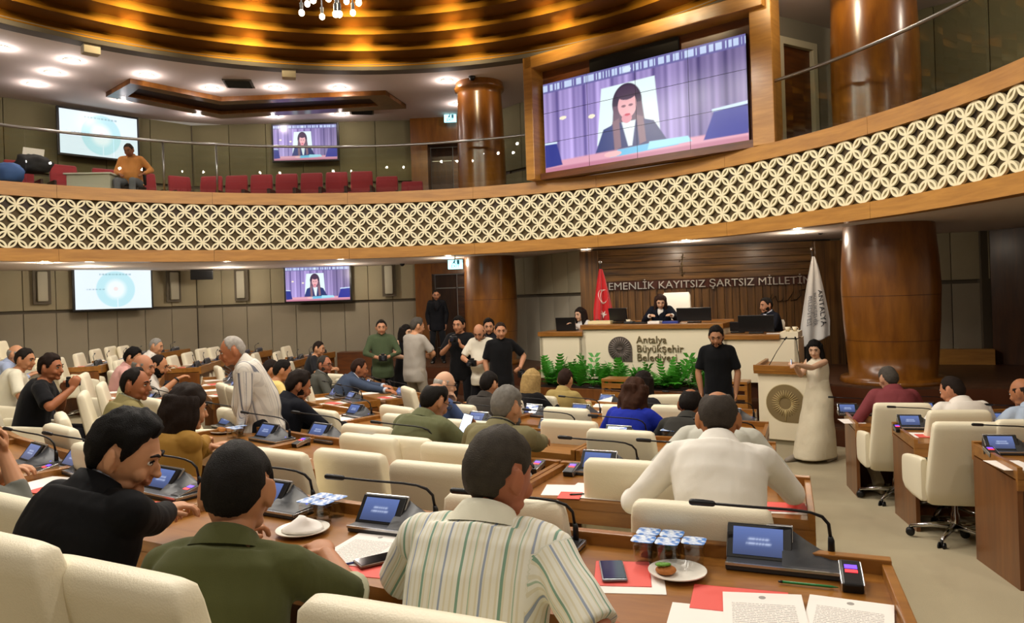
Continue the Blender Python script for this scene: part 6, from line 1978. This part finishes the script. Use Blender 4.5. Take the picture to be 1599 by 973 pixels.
person('bald man in a pale blue shirt at the left edge', (24, 538, 9.6), 62, S2, ('side', '#8f8b84', .006), ('shirt', '#9fabc6', 'long'), '#26262a', lean=.3, hunch=.45, yaw=-20, pitch=14, chair='cream swivel chair under the bald man in pale blue')
person('black haired man with glasses in a pink shirt', (207, 543, 9.4), 68, S2, ('short', '#0e0b09', .018), ('shirt', '#c99a92', 'short'), '#2a2a2e', lean=.22, yaw=-20, pitch=16, glasses=True, chair='cream swivel chair under the man in pink')
person('white haired man in a white shirt by the back wall', (243, 528, 11.6), 78, S2, ('short', '#8f8b84', .007), ('shirt', '#dcd6cc', 'rolled'), '#26262a', lean=.2, yaw=-10, pitch=10, arms=('desk', 'deskwide'), chair='cream swivel chair under the white haired man')
person('older man in a pale green shirt in profile', (222, 553, 7.25), 64, '#b07a5c', ('side', '#77736c', .007), ('shirt', '#c3c49c', 'short'), '#2a2a2e', lean=.16, yaw=-24, pitch=8, chair='cream swivel chair under the older man in pale green')
person('man with a black beard in a light grey shirt', (246, 554, 8.3), 66, S1, ('receding', '#1c130e', .009), ('shirt', '#b5aea4', 'rolled'), '#2a2a2e', lean=.24, yaw=-18, pitch=14, beard=('#0e0a08', .012), arms=('desk', ('px', (277, 592, 8.1), {})), extra=lambda r_, j: watch_l(r_, j, 1), chair='cream swivel chair under the man with the black beard')
person('white haired man standing in a boldly striped shirt', (363, 524, 5.75), -106, '#b0714d', ('receding', '#a8a29a', .006), ('shirt', '#d5cfc4', 'long', STR24), '#14141a', 'stand', lean=.24, hunch=.55, yaw=6, pitch=12, build=1.2, belly=.05, arms=('down', 'down'), neck=.45, extra=lambda r_, j: watch_l(r_, j, -1))
person('dark haired bearded man in a navy suit with folded hands', (465, 579, 6.3), 46, '#a86c4a', ('short', '#1c120c', .018), ('jacket', '#11131b', 'long', '#11131b'), '#14151b', lean=.24, hunch=.45, yaw=-16, pitch=18, build=1.12, beard=('#20140d', .004), arms=(('on', 520, 664, 3), ('on', 540, 664, 3)), chair='cream swivel chair under the man in the navy suit')
person('dark haired man in a yellow shirt, right of two seated together', (440, 562, 8.5), 56, S1, ('short', '#130e0b', .012), ('tee', '#d8bf78', 'short'), '#2a2a2e', lean=.2, yaw=-10, pitch=14, chair='cream swivel chair under the man in yellow')
person('dark haired man half hidden by the standing man\'s shoulder', (421, 562, 8.9), 56, S1, ('short', '#1f1510', .010), ('shirt', '#c9b88c', 'short'), '#2a2a2e', lean=.2, pitch=14, chair='cream swivel chair beside the man in yellow')
person('man with glasses and a grey beard in a grey jacket', (506, 555, 9.9), 72, '#a3674a', ('receding', '#39342f', .009), ('jacket', '#4e4e47', 'long', '#8f969a'), '#2d2e30', lean=.12, hunch=.3, yaw=-38, pitch=0, glasses=True, beard=('#453a33', .004), arms=('desk', ('px', (545, 622, 9.7), {})), build=1.1, chair='cream swivel chair under the man in the grey jacket')
person('dark haired man in black at the back wall behind the grey jacket', (497, 533, 12.7), 84, S2, ('short', '#221914', .009), ('tee', '#232326', 'short'), '#1a1a1e', lean=.14, yaw=-16, arms=('desk', 'desk'), chair='cream swivel chair under the man in black at the back wall')
person('man in a slate blue suit leaning on his desk', (560, 560, 9.4), 68, '#a86c4a', ('short', '#2b1a12', .010), ('jacket', '#3b465a', 'long', '#c2cad6'), '#1d222c', lean=.42, hunch=.4, yaw=-6, pitch=6, build=1.08, arms=(('px', (604, 604, 9.3), {}), ('px', (612, 612, 8.9), {})), chair='cream swivel chair under the man in the slate blue suit')
# right block
person('grey haired man in a maroon blazer', (1387, 572, 7.45), 8, '#b98a6c', ('short', '#4b4640', .010), ('jacket', '#7a3a3e', 'long', '#7a3a3e'), '#c9bda4', lean=.2, hunch=.4, yaw=12, pitch=16, build=1.1, arms=(('on', 1345, 648, 'RA'), 'desk'), shoes='#a89778', legs={-1: (-.16, .12, 0), 1: (.14, .3, 0)})
person('man in a white jacket with his head turned left', (1487, 587, 6.5), 4, '#b98060', ('receding', '#241b16', .009), ('jacket', '#e4ddd2', 'long', '#e4ddd2'), '#bcae94', lean=.24, hunch=.45, yaw=34, pitch=18, build=1.1)
person('man in a light blue shirt cut off by the right edge', (1597, 590, 6.3), 4, '#a8704c', ('side', '#2a2019', .007), ('shirt', '#a9b8cc', 'short'), '#2a2b30', lean=.22, yaw=28, pitch=14, chair='cream swivel chair under the man in light blue')
# standing press group
_, g = person('photographer in a green shirt holding a camera at his waist', (595, 499, 12.3), 168, '#b98565', ('short', '#19120e', .009), ('shirt', '#465239', 'long'), '#111114', 'stand', lean=.03, hunch=.15, yaw=0, pitch=4, build=1.1, belly=.03, arms=('belly', 'belly'), curl=(.7, .7))
held('camera', 'camera in the hands of the photographer in green', 'camera', g, 1, camera_body, (-.09, .07, -.01))
person('woman in a black sleeveless dress behind the man in grey', (633, 507, 12.8), 140, S3, ('long', '#17110e', .016), ('tank', '#141316', 'none'), ('dress', '#141316'), 'stand', lean=.02, hunch=.1, female=True, arms=('down', 'belly'), yaw=20, shoes='#151515')
person('man in a pale grey t-shirt and trousers seen from behind', (651, 496, 11.7), 38, S2, ('short', '#4b4640', .013), ('tee', '#a39c92', 'short'), '#9a9284', 'stand', lean=.03, hunch=.2, yaw=-25, build=1.1, arms=('belly', 'belly'), belly=.02)
person('man in a black suit standing on the landing before the wooden door', (681, 452, 16.7), 176, '#9c6d52', ('short', '#1d1510', .008), ('jacket', '#101116', 'long', '#16171c'), '#0f1014', 'stand', lean=.0, hunch=.1, arms=('down', 'down'), zf=.78, build=1.05, shoes='#0c0b0b')
_, g = person('photographer in black raising a camera to his chin', (716, 494, 12.0), 192, '#b07c5c', ('short', '#14100d', .016), ('tee', '#121214', 'short'), '#131316', 'stand', lean=.02, hunch=.15, pitch=4, yaw=-8, build=1.1, arms=(('at', (-.07, .26, 1.40), {'n': (1, 0, 0), 'd': (0, .4, 1)}), ('at', (.10, .28, 1.42), {'n': (-1, 0, 0), 'd': (0, .4, 1)})), curl=(.8, .8))
held('camera', 'camera raised by the photographer in black', 'camera', g, 1, camera_body, (-.08, .05, .09))
_, g = person('bald photographer in a white t-shirt looking down at his camera', (748, 505, 11.6), 205, '#b98565', ('side', '#3a2a20', .004), ('tee', '#d9d2bf', 'short'), '#101013', 'stand', lean=.06, hunch=.3, pitch=30, yaw=10, build=1.12, belly=.05, beard=('#2a1d16', .006), arms=('belly', 'belly'), curl=(.7, .7), extra=lanyard)
held('camera', 'camera in the hands of the bald photographer in white', 'camera', g, 1, camera_body, (-.09, .07, .0))
person('dark haired bearded man looking over the photographers\' shoulders', (763, 497, 12.6), 180, '#b98565', ('short', '#130e0b', .014), ('shirt', '#1c1c22', 'long'), '#141418', 'stand', lean=.0, hunch=.1, arms=('down', 'down'), beard=('#1a120d', .005))
_, g = person('photographer in a black polo with a camera at his side', (781, 503, 11.3), 172, '#b98565', ('short', '#2a1d15', .007), ('polo', '#111113', 'short'), '#222222', 'stand', lean=.0, hunch=.12, pitch=6, build=1.06, arms=(('at', (-.27, .16, 1.08), {'n': (1, 0, 0), 'h': (-1, -.6, -.3)}), 'down'), curl=(.8, .4))
held('camera', 'camera hanging at the side of the photographer in the black polo', 'camera', g, -1, camera_body, (.02, .1, -.12)) if False else held('camera', 'camera held at the hip by the photographer in the black polo', 'camera', g, -1, camera_body, (-.02, .09, -.08))
# before the dais
_, g = person('dark bearded man in a black polo and jeans walking before the dais', (1118, 508, 9.25), 196, '#a87858', ('short', '#15100d', .012), ('polo', '#101113', 'short'), '#3b4556', 'stand', lean=.04, hunch=.2, pitch=18, yaw=-4, beard=('#1d140f', .007), arms=('down', 'down'), build=1.04, curl=(.5, .8), legs={-1: (-.12, -.12, 0), 1: (.11, .18, 0)})
held('camera', 'dark camera hanging from the walking man\'s hand', 'camera', g, 1, camera_body, (0, .04, -.12), 1.2)
_, g = person('woman in a long cream dress holding up a phone beside the lectern', (1272, 531, 9.45), -118, '#c9a184', ('long', '#0f0c0b', .02, 'back'), ('tank', '#d9cfb8', 'none'), ('dress', '#d3c8ae'), 'stand', lean=.02, hunch=.15, yaw=28, pitch=12, female=True, build=1.08, arms=(('px', (1246, 570, 9.15), {'n': (0, .3, -1), 'h': (-.15, -.2, -1)}), ('px', (1240, 569, 9.35), {'n': (0, .3, -1), 'h': (.1, -.2, -1)})), curl=(.7, .7), shoes='#8a8073', legs={-1: (-.12, -.1, 0), 1: (.12, .30, 0)})
p_ = P(1236, 566, 9.2); r = thing('phone', 'phone held up by the woman in the cream dress', 'phone', p_, -1.9); phone_body(r)
for c_ in r.children: c_.rotation_euler = (0, math.pi / 2, 0)
# dais
DFL = .94
person('woman with long dark hair in a white top at the laptop on the dais', (906, 484, 13.35), -128, S3, ('long', '#1d1410', .016), ('shirt', '#cfcac4', 'long'), '#222226', lean=.1, female=True, zf=DFL, arms=(('at', (-.15, .42, .78)), ('at', (.15, .42, .78))), yaw=0, pitch=8)
person('chairwoman with long brown hair in a dark suit reading at the tall dais desk', (1031, 459, 12.75), 196, S3, ('long', '#33211a', .014), ('jacket', '#141721', 'long', '#e6e2da'), '#16171d', lean=.22, hunch=.35, female=True, zf=DFL + .1, pitch=26, yaw=6, build=1.06, arms=(('at', (-.2, .45, .80)), ('at', (.16, .46, .80))))
person('bearded man in a dark suit and tie at the right of the dais', (1196, 465, 12.0), -104, '#b07c5c', ('short', '#18110d', .014), ('jacket', '#10121c', 'long', '#cdd3e2'), '#14151b', lean=.1, zf=DFL, pitch=2, yaw=4, beard=('#20160f', .006), arms=('desk', 'desk'), extra=lambda r_, j: MB().tube([j['ring'](t, 1, 1)[0] + j['ring'](t, 1, 1)[2].normalized() * yy * j['s'] for t, yy in ((.97, .088), (.9, .124), (.7, .152), (.55, .15))], [.014, .016, .024, .03], 6).build('tie', cloth('#27345c'), r_, 'all'))
def exec_chair(u, v, Y, zf, label, sc=1.0, rz=None, hgt=.42, arms=True):
    p = P(u, v, Y); h = p.z - zf
    t = thing('executive_chair', label, 'chair', (p.x, p.y, zf), rz if rz is not None else math.pi + DA)
    b = MB(); w = .27 * sc
    b.loft([((0, -.2, .42), (w * .86, 0, 0), (0, .05, 0)), ((0, -.22, .5), (w * .95, 0, 0), (0, .06, 0)), ((0, -.28, h * .75), (w, 0, 0), (0, .055, 0)), ((0, -.31, h - .05), (w * .94, 0, 0), (0, .05, 0)), ((0, -.315, h), (w * .84, 0, 0), (0, .03, 0))], 32, 6).build('backrest', mat('white_leather', '#ece6d6', .45), t, 50)
    MB().bbox((0, .05, .45), (.5, .5, .1), .03).build('seat', _M['white_leather'], t, 30)
    for sx in ((-1, 1) if arms else ()): MB().bbox((sx * .29, .0, .62), (.06, .42, .06), .02).build('armrest', _M['white_leather'], t, 30)
    MB().tube([(0, 0, .05), (0, 0, .42)], .03, 12).build('gas_column', CHROME, t, 'all')
    for k in range(5):
        a = math.radians(72 * k); MB().tube([(0, 0, .08), (.3 * math.cos(a), .3 * math.sin(a), .05)], [.025, .014], 8).build('base_arm', CHROME, t, 'all')
exec_chair(1049, 457, 13.15, DFL, 'tall white executive chair of the chairwoman')
exec_chair(1186, 500, 12.15, DFL, 'pale executive chair behind the man in the dark suit', .8, math.radians(104), .42, False)
# gallery
person('man in an orange shirt and grey trousers sitting behind the gallery glass', (201, 224, 14.2), 172, '#9c6447', ('short', '#2c2620', .008), ('shirt', '#d08a4e', 'long'), '#6a6a70', lean=.06, hunch=.3, pitch=24, yaw=-6, zf=GALZ, belly=.05, build=1.12, arms=(('at', (-.28, .22, .66)), ('at', (.12, .30, .64))), shoes='#2a211a')
flush_people()
# ================================================================== GALLERY FURNITURE
REDS = mat('red_upholstery', '#8c1420', .7, sheen=.3)
SEATW = mat('seat_side', '#3a1a10', .5)
def make_gseat():
    t = thing('gallery_seat', 'x', 'seat', (0, 0, -20))
    b = MB(); b.loft([((0, -.2, .40), (.26, 0, 0), (0, .04, 0)), ((0, -.24, .8), (.265, 0, 0), (0, .05, 0)), ((0, -.27, 1.02), (.255, 0, 0), (0, .045, 0)), ((0, -.275, 1.05), (.23, 0, 0), (0, .02, 0))], 24, 6).build('backrest', REDS, t, 50)
    MB().bbox((0, .04, .44), (.5, .46, .12), .03).build('seat_cushion', REDS, t, 30)
    for sx in (-1, 1): MB().bbox((sx * .285, -.02, .32), (.05, .5, .64), .012).build('side_panel', SEATW, t)
    return t
GS = make_gseat(); gu = [False]
def gseat(x, y, rz, z, label):
    if not gu[0]: gu[0] = True; GS.location = (x, y, z); GS.rotation_euler = (0, 0, rz); GS['label'] = label; GS['group'] = 'red gallery seats'
    else: dup(GS, (x, y, z), rz, label, 'red gallery seats')
TIER = GALZ + .12
o = MB().prism([(WA0[0] + .1, WA0[1] - .1), (WA1[0], WA1[1]), (-3.1, 18.3), (-3.1, 16.7), (-7.0, 16.6), (-9.9, 13.4)], GALZ, TIER).build('floor_gallery_tier', mat('tier_carpet', '#3d3027', .95)); o['kind'] = 'structure'
for i in range(9):
    x = -7.1 + .60 * i
    gseat(x, 17.25, math.pi + .02, TIER - (.0 if i < 7 else .14 * (i - 6)), 'red theatre seat along the gallery back wall, %s from the corner' % ORD[i])
for i in range(5):
    t = .22 + .165 * i; x = WA0[0] + (WA1[0] - WA0[0]) * t + .85 * math.sin(angA); y = WA0[1] + (WA1[1] - WA0[1]) * t - .85 * math.cos(angA)
    gseat(x, y, math.pi + angA, TIER, 'red theatre seat along the gallery left wall, %s from the left' % ORD[i])
# white desk beside the man in orange, and his chair
p = P(146, 291, 14.0)
t = thing('side_desk', 'small white desk on the gallery beside the man in orange', 'desk', (p.x, p.y, GALZ), .1)
MB().bbox((0, 0, .31), (.78, .42, .62), .01).build('body', mat('white_desk', '#cfc8b4', .6), t)
MB().bbox((0, 0, .635), (.86, .5, .03), .006).build('desk_top', mat('white_desk_top', '#ddd8c8', .5), t)
p = P(203, 262, 14.35)
t = thing('chair', 'dark chair under the man in orange', 'chair', (p.x, p.y, GALZ), math.radians(188))
MB().bbox((0, .02, .45), (.46, .46, .06), .02).build('seat', BLACK, t, 30)
MB().bbox((0, -.23, .72), (.44, .05, .42), .02).build('backrest', BLACK, t, 30)
for sx in (-1, 1):
    for sy in (-1, 1): MB().tube([(sx * .2, sy * .2, 0), (sx * .19, sy * .19, .44)], .013, 8).build('leg', STEEL, t, 'all')
# things left on the gallery at far left
p = P(52, 240, 14.4)
o = MB().bbox((0, 0, 0), (.36, .01, .22), .003).build('notice', PAPER); o.location = p; o.rotation_euler = (-.15, .1, angA * .5); tag(o, 'white notice stuck on the red seats at the far left of the gallery', 'paper')
def lump(name, label, cat, u, v, Y, r, m, seed, sq=1.0):
    p = P(u, v, Y); mb = MB().ell((0, 0, 0), r, 26, 18)
    mb.v = [tuple(Vector(q) * (1 + .28 * noise.noise(Vector(q) * 6 + Vector((seed, 0, 0))) + .12 * noise.noise(Vector(q) * 17))) for q in mb.v]
    mb.v = [(x, y, max(z, -r[2] * .7)) for x, y, z in mb.v]
    o = mb.build(name, m, None, 'all'); o.location = p; return tag(o, label, cat)
lump('jacket', 'dark patterned jacket dropped on the gallery seats at the far left', 'jacket', 48, 258, 13.6, (.36, .25, .2), mat('dark_coat', '#2b2a2d', .8, var=.6, vscale=14), 3)
lump('bag', 'blue bag behind the gallery glass at the far left', 'bag', 12, 272, 13.2, (.3, .2, .2), mat('blue_bag', '#4f6fae', .7), 8)
